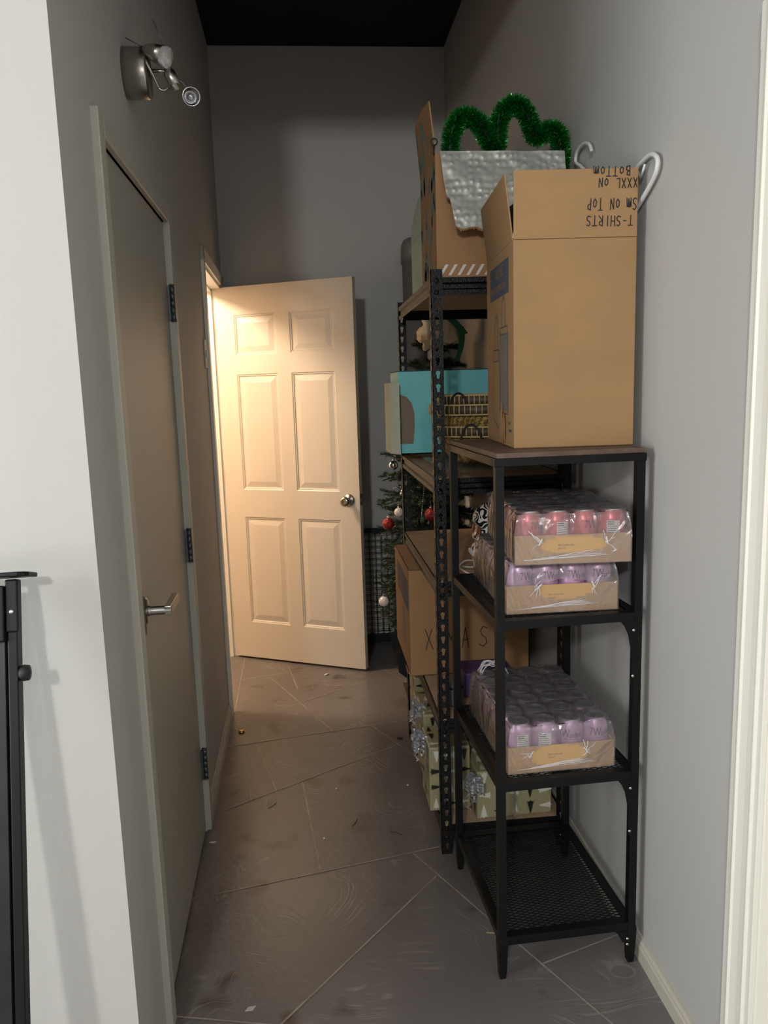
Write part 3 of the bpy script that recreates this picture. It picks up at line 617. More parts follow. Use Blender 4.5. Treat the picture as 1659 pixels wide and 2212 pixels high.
# hanger
hx = .787
t = thing('clothes_hanger', 'white plastic clothes hanger wedged between tall carton and right wall', 'hanger', (hx, 0, 0))
m = MB(); hk = [(0, 2.185, 2.112), (0, 2.205, 2.135), (0, 2.25, 2.150), (0, 2.30, 2.145), (0, 2.315, 2.12), (0, 2.27, 2.095), (0, 2.21, 2.06), (0, 2.15, 2.03)]
def smooth_path(p, n=6):
    p = [Vector(x) for x in p]; out = []
    for i in range(len(p)-1):
        p0, p1, p2, p3 = p[max(i-1, 0)], p[i], p[i+1], p[min(i+2, len(p)-1)]
        for k in range(n):
            u = k/n; out.append(.5*((2*p1)+(p2-p0)*u+(2*p0-5*p1+4*p2-p3)*u*u+(3*p1-p0-3*p2+p3)*u**3))
    return out+[p[-1]]
m.tube(smooth_path(hk), .0048); m.build('hook', 'white_plastic', t)
m = MB(); m.tube(smooth_path([(0, 2.17, 2.04), (0, 2.02, 1.995), (0, 1.93, 1.975), (0, 1.865, 1.992), (0, 1.81, 1.998), (0, 1.775, 1.985), (0, 1.768, 1.965), (0, 1.79, 1.94), (0, 1.87, 1.90), (0, 1.95, 1.865), (0, 2.02, 1.842)]), .0055); m.tube([(0, 1.88, 1.985), (0, 1.855, 1.962), (0, 1.835, 1.985)], .003)
m.build('frame', 'white_plastic', t)

# ---- top shelf of the slotted unit
ZT = 1.805
t = thing('leaf_print_carton', 'brown carton with teal leaf print and raised flap on the highest shelf', 'box', (.381, 2.325, ZT))
BW, BD, BH = .372, .30, .342
m = MB(); carton(m, BW, BD, BH, top=False); m.build('carton', 'card_dark', t, bevel=.001)
m = MB(); m.prism([(0, 0), (BD, 0), (BD, .16), (.16, .165), (.02, .145)], -.002, .002, X=Matrix.Translation((.002, 0, BH)) @ Matrix.Rotation(radians(-5), 4, 'Y') @ Matrix(((0, 0, 1, 0), (1, 0, 0, 0), (0, 1, 0, 0), (0, 0, 0, 1))))
sidefl = m.build('flap', 'card_dark', t)
def leaves(n, y0, y1, z0, z1, xf, seed, parent, nm='leaf_print'):
    rnd = random.Random(seed); m = MB()
    for _ in range(n):
        cy, cz = rnd.uniform(y0, y1), rnd.uniform(z0, z1); a = rnd.uniform(.9, 2.2); l = rnd.uniform(.02, .042); wd_ = l*rnd.uniform(.3, .5); pts = []
        for k in range(14):
            th_ = 2*pi*k/14; u, v_ = cos(th_)*l, sin(th_)*wd_; yy = min(max(cy+u*cos(a)-v_*sin(a), y0), y1); zz = min(max(cz+u*sin(a)+v_*cos(a), z0), z1); pts.append((xf(zz), yy, zz))
        m.poly(pts[::-1])
    return m.build(nm, 'teal_print', parent)
leaves(34, .005, BD-.005, .02, BH-.01, lambda z: -.0006, 3, t); leaves(12, .03, BD-.01, BH+.01, BH+.14, lambda z: .002-.0027-(z-BH)*.0875, 5, t)
m = MB()
for k in range(9): x = .006+k*.0265; m.add([(x, -.0006, .008), (x+.009, -.0006, .008), (x+.028, -.0006, .038), (x+.019, -.0006, .038)], [(0, 1, 2, 3)])
m.build('stripes', 'white_print', t)
# silver lined front flap hanging down
m = MB(); nx, nz = 44, 30
def flap_pt(u, v):  # u 0..1 across, v 0..1 down
    x = .012+u*.362; d = v*(.218+.012*sin(3*u)); x += (.035*v*(1-u)) if v > .6 else .02*v*(1-u)
    z = BH+.004-d*.98; y = -.008-.052*v+.006*noise.noise(Vector((u*5, v*4, 2)))
    if v > .8: z += (v-.8)*.12*noise.noise(Vector((u*9, 1, 1)))
    return (x, y, z)
for off, mi in ((0, 0), (.004, 1)):
    vs = [(lambda p: (p[0], p[1]+off, p[2]-.0 if off == 0 else p[2]-.004*(j/nz)))(flap_pt(i/nx, j/nz)) for j in range(nz+1) for i in range(nx+1)]
    fs = [(j*(nx+1)+i, (j+1)*(nx+1)+i, (j+1)*(nx+1)+i+1, j*(nx+1)+i+1) for j in range(nz) for i in range(nx)]
    m.add(vs, fs, mi, True)
for i in range(nx):
    a, b = flap_pt(i/nx, 1), flap_pt((i+1)/nx, 1); m.add([a, b, (b[0], b[1]+.004, b[2]-.004-.006*random.random()), (a[0], a[1]+.004, a[2]-.004)], [(0, 1, 2, 3)], 1)
m.add([flap_pt(0, 0), flap_pt(1, 0), (.374, .004, BH), (.012, .004, BH)], [(0, 1, 2, 3)], 0)
o = m.build('foil_flap', ['bubble', 'card_in'], t); o['label'] = 'silver bubble-lined flap hanging over the front'

# tinsel shamrock
t = thing('tinsel_shamrock', 'green tinsel shamrock decoration standing up out of the leaf print carton', 'decoration', (.39, 2.405, ZT))
def P3(px, py):  # outline measured on the decoration's own plane
    return Vector((.422+(px-960)*.001389-.39, 0, 2.1755-(py-325)*.001285-ZT))
core = smooth_path([P3(972, 372), P3(975, 300), P3(988, 262), P3(1016, 252), P3(1042, 275), P3(1060, 310), P3(1072, 318), P3(1078, 262), P3(1096, 232), P3(1120, 228), P3(1140, 252), P3(1150, 282), P3(1162, 294), P3(1186, 280), P3(1206, 292), P3(1212, 335), P3(1206, 372)], 14)
m = MB(); m.tube(core, .010, 8); m.build('wire_core', 'tinsel_core', t)
m = MB(); rnd = random.Random(2)
for i in range(len(core)-1):
    for k in range(72):
        u = rnd.random(); p = core[i].lerp(core[i+1], u); d = Vector((rnd.gauss(0, 1), rnd.gauss(0, 1), rnd.gauss(0, 1))).normalized(); tg = (core[i+1]-core[i]).normalized()
        d = (d-tg*d.dot(tg)*.7).normalized(); L_ = rnd.uniform(.022, .034); s_ = d.cross(Vector((rnd.gauss(0, 1), rnd.gauss(0, 1), rnd.gauss(0, 1)))).normalized()*.0009
        a = p+d*.006; b = p+d*L_; mid = (a+b)/2+s_*rnd.uniform(-2, 2)
        m.add([a-s_, a+s_, mid+s_, mid-s_, b+s_, b-s_], [(0, 1, 2, 3), (3, 2, 4, 5)], 1 if rnd.random() < .05 else 0)
m.build('tinsel', ['tinsel', 'tinsel_glint'], t)
# small eye bolt hooked on the carton corner
m = MB(); m.tube([(cos(a)*.009, 0, sin(a)*.009) for a in [2*pi*k/16 for k in range(16)]], .002, 6, closed=True); m.tube([(0, 0, -.009), (-.002, 0, -.036)], .0022, 6)
tag(m.build('eye_hook', 'dark_ring', loc=(.379, 2.322, ZT+.372)), 'small black ring hook on the corner of the leaf print carton', 'hook')
# mint carton behind, plus brown carton farther back
t = thing('mint_box', 'pale mint green box with raised lid behind the leaf print carton', 'box', (.394, 2.68, ZT))
m = MB(); m.box(0, .30, 0, .30, 0, .205); m.build('carton', 'mint', t, bevel=.002)
m = MB(); m.prism([(0, .0), (.30, 0), (.28, .06), (.10, .115), (.02, .11)], -.0015, .0015, X=Matrix.Translation((.001, 0, .205)) @ Matrix(((0, 0, 1, 0), (1, 0, 0, 0), (0, 1, 0, 0), (0, 0, 0, 1)))); m.build('lid_flap', 'mint', t)
m = MB(); carton(m, .20, .17, .40); tag(m.build('brown_carton', 'card_dark', loc=(.53, 2.99, ZT), bevel=.001), 'plain brown carton seen behind the green tinsel', 'box')

# ---- grey pipe by the back wall
t = thing('grey_pipe', 'grey vertical pipe with capped top at the back wall', 'pipe', (.572, 4.30, 0))
m = MB(); m.lathe([(.055, 0), (.055, 2.18)], 32); m.build('pipe', 'pole', t)
m = MB(); m.lathe([(.061, 2.14), (.061, 2.20), (.058, 2.235), (.045, 2.262), (.02, 2.275), (.001, 2.277)], 32); m.build('cap', 'pole', t)

# ================================================================== SECOND SHELF: aqua box, baskets
t = thing('aqua_box', 'bright aqua box with open cream flap on the second highest shelf board', 'box', (.322, 2.90, 1.252))
m = MB(); carton(m, .43, .27, .303); m.box(-.001, .432, -.0015, .0, .0, .030); m.build('carton', 'aqua', t, bevel=.001)
m = MB(); m.prism([(-.024, -.02), (-.004, -.05), (-.002, -.05), (-.002, .0), (-.004, .25), (-.036, .16), (-.034, .0)], .0, .26)
m.build('flap', 'aqua_inner', t, bevel=.002)
m = MB(); pts = [(.0, .035), (.052, .035), (.058, .10), (.058, .15), (.048, .185), (.03, .208), (.003, .218), (.0, .19), (.006, .16), (.0, .145), (.008, .12), (.002, .09)]
m.poly([(x, -.0022, z) for x, z in pts]); m.build('torn_patch', 'grey_card', t)
m = MB()
for a, b in (((.1, .302), (.04, .25)), ((.1, .302), (.09, .24)), ((.09, .24), (.055, .23))): m.ribbon([a, b], .002, Vector((0, -.0012, 0)), Vector((1, 0, 0)), Vector((0, 0, 1)))
m.build('crease', 'aqua', t)
m = MB(); n_ = 16
vs = [(.40+.33*i/n_, 2.34+.9*0+.78*j/n_, 1.2245+.012+.010*noise.noise(Vector((i*.6, j*.5, 0)))) for j in range(n_+1) for i in range(n_+1)]
m.add(vs, [(j*(n_+1)+i, j*(n_+1)+i+1, (j+1)*(n_+1)+i+1, (j+1)*(n_+1)+i) for j in range(n_) for i in range(n_)], 0, True)
tag(m.build('plastic_sheet', 'clear_plastic'), 'clear plastic sheet spread under the aqua box and baskets', 'plastic sheet')
def basket(z, r, h, label, rot, dxy=(0, 0)):
    t = thing('woven_basket', label, 'basket', (.572+dxy[0], 2.62+dxy[1], z), rot, 'woven baskets stacked in front of the aqua box')
    m = MB(); m.lathe([(.001, .004), (r*.62, 0), (r*.74, h*.25), (r*.88, h*.65), (r*.96, h), (r*.93, h), (r*.85, h*.65), (r*.70, h*.27), (r*.6, .008), (.001, .01)], 48); m.build('bowl', 'weave', t)
    m = MB(); m.lathe([(r*.955, h-.026), (r*.985, h-.026), (r*.99, h+.002), (r*.95, h+.002), (r*.955, h-.026)], 60, 1, closed=False)
    nb = 58
    for k in range(nb):
        a = 2*pi*k/nb; c, s_ = cos(a), sin(a); m.tube([(c*r*.99, s_*r*.99, h-.026), (c*r*1.0, s_*r*1.0, h-.012), (c*r*.995, s_*r*.995, h+.003)], .0019, 5, 0)
    for zz in (-.027, .004): m.tube([(cos(2*pi*k/48)*r*.985, sin(2*pi*k/48)*r*.985, h+zz) for k in range(48)], .0028, 6, 0, closed=True)
    m.build('rim', ['wicker_rim', 'wicker_dark'], t)
    for a in (pi+.75, .8):
        c = Vector((cos(a), sin(a), 0)); s_ = Vector((-sin(a), cos(a), 0)); m = MB()
        m.tube([c*(r*1.01)+s_*(.035*cos(q))+Vector((0, 0, h-.05+.062*sin(q))) for q in [pi*k/12 for k in range(13)]], .0036, 8); m.build('handle', 'dark_ring', t)
    return t
basket(1.2415, .165, .118, 'lowest of the woven straw baskets, resting on the shelf', .4)
basket(1.312, .172, .118, 'middle woven straw basket, nested under the top one', 1.4, (-.006, 0))
basket(1.342, .158, .118, 'uppermost woven straw basket of the stack', .1, (.004, 0))

# ================================================================== THIRD SHELF: skull
t = thing('skull_mask', 'white sugar skull mask with black scroll pattern on the third shelf board', 'mask', (.582, 2.50, .905))
m = MB(); n1, n2 = 30, 36; prof = [(-.062, 0), (-.066, .02), (-.068, .035), (-.064, .045), (-.069, .056), (-.066, .066), (-.055, .072), (-.068, .088), (-.062, .10), (-.052, .112), (-.058, .125), (-.064, .14), (-.062, .155), (-.052, .172), (-.035, .186), (-.01, .193)]
vs = []
for x, z in prof:
    for k in range(n2):
        a = 2*pi*k/n2; wy = .05+.012*sin(z/.193*pi); rx = -x if cos(a) < 0 else .075*min(1, .5+z/.12)
        vs.append((cos(a)*rx, sin(a)*wy*(1 if z < .17 else .6 if z < .19 else .25), z))
m.add(vs, [(i*n2+k, i*n2+(k+1) % n2, (i+1)*n2+(k+1) % n2, (i+1)*n2+k) for i in range(len(prof)-1) for k in range(n2)]+[tuple((len(prof)-1)*n2+k for k in range(n2))], 0, True); m.build('skull', 'skull', t); t.scale = (1.1, 1.1, 1.1)
m = MB()
for s in (-1, 1): m.ball((-.052, .03*s, .108), .015, sc=(.5, 1, 1.15))
m.build('eye', 'skull_eye', t)
m = MB()
for k in range(7): m.box(-.072, -.05, -.03+k*.0088, -.0225+k*.0088, .036, .05)
m.build('teeth', 'white_plastic', t, bevel=.002)
m = MB(); m.tube(smooth_path([(-.04, -.03, .012), (-.08, -.06, .010), (-.125, -.09, .022), (-.105, -.12, .008), (-.07, -.16, .004), (-.01, -.17, .004), (.03, -.15, .004)]), .0028, 6); m.tube(smooth_path([(-.05, -.04, .02), (-.10, -.08, .036), (-.125, -.09, .022)]), .0026, 6)
m.build('strap', 'white_plastic', t)

# ================================================================== FOURTH SHELF
t = thing('christmas_carton', 'brown carton marked XMAS with a blue side label on the fourth shelf', 'box', (.318, 2.692, .4602))
m = MB(); carton(m, .435, .46, .395); m.build('carton', 'card_dark', t, bevel=.0015)
m = MB(); U = Vector((1, 0, 0)); V = Vector((0, 0, 1))
for ch, xx, ww in (('X', .391, .042), ('M', .468, .042), ('A', .525, .04), ('S', .588, .042)): hand(m, ch, ww, .075, Vector((xx-.318-.018, -.0006, .098)), U, V, .0030)
m.build('handwriting', 'ink', t)
m = MB(); m.add([(-.0006, .37, .25), (-.0006, .03, .23), (-.0006, .03, .345), (-.0006, .37, .355)], [(0, 1, 2, 3)]); m.add([(-.0006, .22, .07), (-.0006, .16, .07), (-.0006, .16, .215), (-.0006, .22, .215)], [(0, 1, 2, 3)], 2)
put_text(m, 'ULINE', .045, Vector((-.0012, .26, .30)), Vector((0, -1, 0)), V, 1); put_text(m, 'KRAFT SHOPPING BAGS', .026, Vector((-.0012, .35, .262)), Vector((0, -1, 0)), V, 1); m.build('printing', ['blue_print', 'card_dark', 'grey_print'], t)
m = MB()
for k in range(5): m.tube([(-.002, .02+.01*k, .0), (-.012, .03+.012*k, .006+.003*k)], .0012, 4)
m.build('torn_fibres', 'card_in', t)

t = thing('purple_case', 'purple plastic caddy with dark ribbed window on the fourth shelf', 'caddy', (.468, 2.46, .4602))
m = MB(); m.box(0, .17, 0, .13, 0, .088); m.build('body', 'purple', t, bevel=.008)
m = MB(); m.box(.022, .15, -.004, .01, .022, .070)
for k in range(9): m.box(.028+k*.013, .034+k*.013, -.006, -.003, .026, .066)
m.build('window', 'dark_ring', t, bevel=.001)
t = thing('grey_canister', 'dark grey rounded bin beside the purple caddy', 'canister', (.428, 2.43, .4602))
m = MB(); m.lathe([(.001, 0), (.024, 0), (.028, .01), (.028, .072), (.022, .08), (.001, .081)], 24, sy=1.5); m.build('body', 'slate', t)
m = MB(); m.lathe([(.029, .06), (.030, .064), (.029, .068)], 24, sy=1.5, closed=False); m.build('band', 'dark_ring', t)

# ================================================================== FLOOR-LEVEL SHELF: gifts
def fir(m, O, U, V, h, w_, mi):
    n = 7; pts = [(.0, 0), (w_*.05, 0), (w_*.05, h*.1)]
    for i in range(n):
        z = .1+.9*i/n; pts += [(w_*(1-z)**.8*.5, h*(z-.02)), (w_*(1-z)**.8*.22, h*(z+.5/n))]
    poly = pts+[(0, h)]+[(-x, z) for x, z in pts[::-1]]
    m.add([O+U*x+V*z for x, z in poly], [tuple(range(len(poly)))], mi)
def curls(parent, O, n, seed, drop=.15):
    rnd = random.Random(seed)
    m = MB(); O = Vector(O)
    for k in range(n):
        d = Vector((rnd.uniform(-1, 1), rnd.uniform(-1, 1), rnd.uniform(-1, .4))); r0 = rnd.uniform(.006, .011); turns = rnd.uniform(2, 5); L_ = rnd.uniform(.03, drop); pts = []; N = int(14*turns)
        for i in range(N+1):
            u = i/N; a = 2*pi*turns*u; c = O+Vector((d.x*.03*min(1, u*3), d.y*.03*min(1, u*3), .012*sin(min(1, u*3)*pi)-L_*u*max(0, .6-d.z*.5))); pts.append(c+Vector((cos(a)*r0, sin(a)*r0, 0)))
        for a, b in zip(pts, pts[1:]):
            h_ = Vector((0, 0, .003)); m.add([a-h_, b-h_, b+h_, a+h_], [(0, 1, 2, 3)], 0, True)
    return m.build('curled_ribbon', 'silver_foil', parent)
def gift(label, x, y, z, w_, d_, h_, seed, rz=0, rib=((.5, 0, 1),), n=6):
    t = thing('wrapped_gift', label, 'gift', (x, y, z), rz, 'gifts in tree-print wrap on the lowest shelf'); rnd = random.Random(seed)
    m = MB(); m.box(0, w_, 0, d_, 0, h_); m.build('wrapped_box', 'wrap', t, bevel=.006)
    m = MB(); e = .0011
    faces = [(Vector((0, -e, 0)), Vector((1, 0, 0)), Vector((0, 0, 1)), w_, h_), (Vector((-e, d_, 0)), Vector((0, -1, 0)), Vector((0, 0, 1)), d_, h_), (Vector((0, 0, h_+e)), Vector((1, 0, 0)), Vector((0, 1, 0)), w_, d_)]
    for O, U, V, a, b in faces:
        nu, nv = max(2, round(a/.052)), max(2, round(b/.055))
        for k in range(nu*nv):
            iu, iv = k % nu, k//nu; hh = min(rnd.uniform(.036, .05), a/nu*.95, b/nv*.95); an = rnd.choice((0, 0, pi/2, -pi/2, pi))
            u_ = U*cos(an)+V*sin(an); v_ = -U*sin(an)+V*cos(an)
            cu = (iu+.5)*a/nu+rnd.uniform(-.003, .003); cv = (iv+.5)*b/nv+rnd.uniform(-.003, .003)
            fir(m, O+U*cu+V*cv-v_*hh/2, u_, v_, hh, hh*.7, (iu+iv+k//5) % 2)
    m.build('tree_print', ['wrap_white', 'wrap_black'], t)
    m = MB(); m.box(w_*.5-.003, w_*.5+.003, -.0022, d_+.0022, -.0, h_+.0022); m.build('ribbon_band', 'silver_foil', t)
    curls(t, (w_*rib[0][0], d_*rib[0][1], h_*rib[0][2]+.006), n, seed)
    return t
gift('upright wrapped gift at the front left corner of the lowest shelf, beside the post', .334, 2.395, .1, .138, .17, .225, 1, 0, ((-.07, .6, .98),), 24)
gift('wide low wrapped gift at the front right of the lowest shelf', .478, 2.325, .1, .252, .23, .165, 2, radians(2), ((-.05, -.08, .92),), 18)
gift('wrapped gift behind the wide low one, with ribbon curls on top', .490, 2.60, .1, .25, .20, .255, 3, 0, ((.22, -.02, 1.02),), 22)
gift('wrapped gift second from the front on the left side of the lowest shelf', .345, 2.60, .1, .13, .17, .25, 4, 0, ((-.05, .4, 1),), 22)
gift('wrapped gift third from the front on the left side of the lowest shelf', .350, 2.80, .1, .17, .13, .21, 5, 0, ((.1, .2, 1),), 6)
gift('rearmost wrapped gift on the left side of the lowest shelf', .362, 2.97, .1, .2, .16, .245, 6, 0, ((.2, .2, 1),), 4)

# ================================================================== CAN PACKS
CR, CH = .0330, .122
def can_proto(color, label, grp):
    t = thing('drinks_can', label, 'can', (0, 0, 0), 0, grp)
    m = MB(); m.lathe([(.001, .004), (.020, .003), (.024, 0), (.0265, .002), (.0325, .011), (CR, .016), (CR, .096), (.0322, .101), (.0275, .1155), (.0262, .118), (.0262, .119)], 32, closed=False); m.build('body', color, t)
    m = MB(); m.lathe([(.0262, .1175), (.0272, .120), (.0268, .122), (.0255, .1222), (.0245, .1205), (.0238, .1165), (.0225, .116), (.001, .1168)], 32, closed=False)
    m.lathe([(.0055, .1168), (.0055, .1186), (.001, .1188)], 12, X=Matrix.Translation((0, -.006, 0)), sx=1, sy=1.6, closed=False); m.build('lid', 'can_lid', t)
    m = MB(); r = CR+.0004
    def wraptext(body, size, x0, z0, sx, a0):
        vs, fs = text2d(body, size, sx); m.add([(sin((x+x0)/r+a0)*r, -cos((x+x0)/r+a0)*r, z+z0) for x, z in vs], fs)
    wraptext('7', .026, -.027, .0795, .55, 0); wraptext('W', .031, -.0185, .077, .62, 0); wraptext('anders', .0215, .0, .077, .62, 0); wraptext('SPARKLING WATER', .004, -.012, .0715, .9, 0)
    m.build('logo', 'can_text', t)
    m = MB(); a0 = 2.2
    def cyl(a, z, e=0): return (sin(a)*(r+e), -cos(a)*(r+e), z)
    seg = 8; aw = .95
    for k in range(seg): m.add([cyl(a0+aw*k/seg, .04), cyl(a0+aw*(k+1)/seg, .04), cyl(a0+aw*(k+1)/seg, .0955), cyl(a0+aw*k/seg, .0955)], [(0, 1, 2, 3)], 0, True)
    for i in range(9):
        z = .092-i*.0052; ln = aw*(.5 if i < 2 else random.uniform(.55, .85)); hh = .0011 if i < 2 else .0006
        for k in range(4): m.add([cyl(a0+.06+ln*k/4, z-hh, .0003), cyl(a0+.06+ln*(k+1)/4, z-hh, .0003), cyl(a0+.06+ln*(k+1)/4, z+hh, .0003), cyl(a0+.06+ln*k/4, z+hh, .0003)], [(0, 1, 2, 3)], 1)
    m.build('nutrition_panel', ['white_print', 'can_text'], t)
    return t
G_L1, G_L2, G_R = 'lilac cans in the lower tray', 'lilac cans in the middle tray', 'coral red cans in the top tray'
TW, TL, THt = .274, .412, .070
def pack(name, fl, rz, z, proto, where, rots, hole, seed, colname):
    X = Matrix.Translation((fl[0], fl[1], z)) @ Matrix.Rotation(rz, 4, 'Z')
    t = thing('can_tray', 'shrink-wrapped cardboard tray of '+colname, 'tray', X=X)
    m = MB(); carton(m, TW, TL, THt, .003, top=False); tr = m.build('tray', 'card_light', t, bevel=.001)
    m = MB(); put_text(m, 'BEST 25 JAN 2025', .0055, Vector((TW*.37, -.0006, THt*.62)), Vector((1, 0, 0)), Vector((0, 0, 1)), 0, .9); put_text(m, '08 47 07', .0055, Vector((TW*.37, -.0006, THt*.62-.008)), Vector((1, 0, 0)), Vector((0, 0, 1)), 0, .9); m.build('date_print', 'grey_print', tr)
    # film
    top = CH+.0045; A = .002; H = top-.004; st = .0055
    nx = int((TW+2*H)/st); ny = int((TL+2*H)/st); vs = []; rnd = random.Random(seed)
    px_, py_ = (TW-.008)/4, (TL-.014)/6
    for j in range(ny+1):
        for i in range(nx+1):
            sx = -H+(TW+2*H)*i/nx; sy = -H+(TL+2*H)*j/ny
            RR = .009
            def fold(q, lim):
                e = max(0, RR-q, q-(lim-RR)); sg = -1 if q < lim/2 else 1
                if e < RR*pi/2: return min(max(q, RR), lim-RR)+sg*RR*sin(e/RR), RR*(1-cos(e/RR))
                return min(max(q, RR), lim-RR)+sg*RR, RR+e-RR*pi/2
            (x, dx), (y, dy) = fold(sx, TW), fold(sy, TL); d = max(dx, dy)
            ox = -1 if sx < 0 else 1 if sx > TW else 0; oy = -1 if sy < 0 else 1 if sy > TL else 0
            zz = top-d
            # shoulders of the pack are pulled in above the tray rim
            above = max(0, min(1, (zz-THt)/(top-THt)))
            pull = .010*above**3 + .004*sin(pi*above)*.5
            if ox or oy:
                x += -ox*(pull-A*(1-above)) if dx >= dy*.999 or ox else 0
                y += -oy*(pull-A*(1-above)) if oy else 0
                wob = noise.noise(Vector((sx*38+seed, sy*38, zz*9)))*.0032*min(1, d/.02)*(above*1.0+.10)
                wob = wob if wob*1 < 0 or above > .05 else wob*.1
                if oy: y += oy*abs(wob)
                if ox: x += ox*abs(wob)
            else:
                u = ((x-.004)/px_) % 1-.5; v = ((y-.007)/py_) % 1-.5; r = math.hypot(u*px_, v*py_)
                zz -= .011*max(0, min(1, (r-.026)/.018))**1.3*(.6+.5*noise.noise(Vector((x*30, y*30, seed))))
                zz += .0012*noise.noise(Vector((x*60, y*60, seed+3)))+.0008
                ed = min(x, TW-x, y, TL-y); pass
            vs.append((x, y, zz))
    fs = []
    hc_, hz_, hw_, hh_ = hole
    for j in range(ny):
        for i in range(nx):
            sx = -H+(TW+2*H)*(i+.5)/nx; sy = -H+(TL+2*H)*(j+.5)/ny
            if (sx < -.001 or sx > TW+.001) and (sy < -.001 or sy > TL+.001) and abs(max(-sx, sx-TW)-max(-sy, sy-TL)) < -1: continue
            if sy < 0 and 0 < sx < TW:
                zz = top+sy; jag = 1+.12*noise.noise(Vector((sx*60, zz*60, seed)))
                if (abs((sx-hc_)/hw_)**2.2+abs((zz-hz_)/hh_)**2.2) < jag: continue
            fs.append((j*(nx+1)+i, j*(nx+1)+i+1, (j+1)*(nx+1)+i+1, (j+1)*(nx+1)+i))
    m = MB(); m.add(vs, fs, 0, True)
    # white stretched strands round the tear
    def strand(a, b, n=1, w0=.0009, jit=.004):
        for _ in range(n):
            p = []
            for k in range(7):
                u = k/6; x = a[0]+(b[0]-a[0])*u+rnd.uniform(-1, 1)*.0018; zq = a[1]+(b[1]-a[1])*u+rnd.uniform(-1, 1)*jit*.35
                ab = max(0, min(1, (zq-THt)/(top-THt))); p.append((x, -.0035+.008*ab**3-rnd.random()*.001, zq))
            m.tube(p, w0*rnd.uniform(.6, 1.4), 5, 1)
    for s in (-1, 1):
        ex = hc_+s*hw_
        for k in range(5): strand((ex+rnd.uniform(-.006, .006), hz_+rnd.uniform(-.004, .006)), (ex+s*rnd.uniform(-.01, .035), hz_+rnd.uniform(-.022, .034)), 1, .0008)
        strand((ex+s*.004, hz_-.004), (ex-s*rnd.uniform(.0, .016), hz_+.012), 2, .0018)
    for k in range(5): strand((.02+.02*k, .012+.002*k), (TW-.05-.01*k, .020+.003*k), 1, .0008, .003)
    o = m.build('shrink_film', ['film', 'film_white'], t); o['label'] = 'torn clear shrink wrap'
    rows = ['front row', 'second row', 'third row', 'fourth row', 'fifth row', 'back row']; cols = ['leftmost', 'second from left', 'third from left', 'rightmost']
    first = True
    for r_ in range(6):
        for c_ in range(4):
            p = X @ Vector((.004+px_*(c_+.5), .007+py_*(r_+.5), .0032)); rot = rz+(rots[c_] if r_ == 0 else rnd.uniform(0, 6.28))
            lab = '%s can in %s, %s, %s' % (colname.split(' drinks')[0], where, rows[r_], cols[c_])
            if proto[0] is not None and first and proto[2] == 0:
                proto[0].location = p; proto[0].rotation_euler = (0, 0, rot); proto[0]['label'] = lab; proto[2] = 1
            else:
                cc = copy_thing(proto[0], p, rot, lab); cc['group'] = proto[1]
            first = False
    return t
pl = [can_proto('can_lilac', 'x', G_L1), G_L1, 0]
pt = pack('tray', (.449, 1.790), radians(1.8), .5353, pl, 'lower tray', [-2.55, -2.9, -.35, .12], (TW*.47, .047, .072, .028), 1, 'lilac drinks cans alone on the third shelf down of the black unit')
pt['label'] = 'lone shrink-wrapped tray of lilac cans on the lower mesh shelf'
# torn plastic handle loop at the back left of this pack
m = MB(); hp = smooth_path([(.0, TL-.02, .075), (.02, TL-.03, .12), (.035, TL-.04, .150), (.06, TL-.05, .158), (.085, TL-.05, .150), (.10, TL-.05, .128)])
for k in range(9): m.tube([Vector(p)+Vector((0, .02*sin(k), .003*cos(k*2+i*.7))) for i, p in enumerate(hp)], .0014, 5)
m.build('film_handle', 'film_white', pt)
pl = [pl[0], G_L2, 1]
pt = pack('tray', (.450, 1.800), radians(-.8), .9453, pl, 'middle tray', [.75, .45, .25, .12], (TW*.52, .062, .070, .024), 2, 'lilac drinks cans under the coral red cans')
pt['label'] = 'shrink-wrapped tray of lilac cans underneath the red can tray'
pr_ = [can_proto('can_red', 'x', G_R), G_R, 0]
pt = pack('tray', (.462, 1.768), radians(-4.0), .9453+CH+.0072, pr_, 'top tray', [.85, -2.3, .7, -2.75], (TW*.50, .050, .078, .020), 3, 'coral red drinks cans')
pt['label'] = 'shrink-wrapped tray of coral red cans stacked on the lilac tray'

# ================================================================== CHRISTMAS TREE AND BACK CORNER
TX, TY = .60, 3.74
t = thing('christmas_tree', 'dark green artificial christmas tree behind the slotted shelving', 'christmas tree', (TX, TY, 0))
m = MB(); m.tube([(0, 0, .0), (0, 0, 1.0), (0, 0, 1.78)], .016, 8, taper=lambda u: 1-.6*u)
for k in range(4): a = pi/4+k*pi/2; m.tube([(0, 0, .09), (cos(a)*.09, sin(a)*.09, .05), (cos(a)*.20, sin(a)*.20, .008)], .009, 6)
m.build('trunk', 'bark', t)
m = MB(); rnd = random.Random(11); 
def spray(p, d, L_, nn):
    nn = int(nn*1.7); b = p+d*L_
    if TX+b.x < .285: return
    m.tube([p, (p+b)/2+Vector((0, 0, -.004)), b], .0016, 4, 1)
    for i in range(nn):
        u = i/nn; c = p+(b-p)*u; s_ = Vector((rnd.gauss(0, 1), rnd.gauss(0, 1), rnd.gauss(0, 1))); s_ = (s_-d*s_.dot(d)).normalized(); e = (s_*.8+d*.7).normalized()*rnd.uniform(.018, .030); q = e.cross(d).normalized()*.0022
        m.add([c-q, c+q, c+e], [(0, 1, 2)], 0)
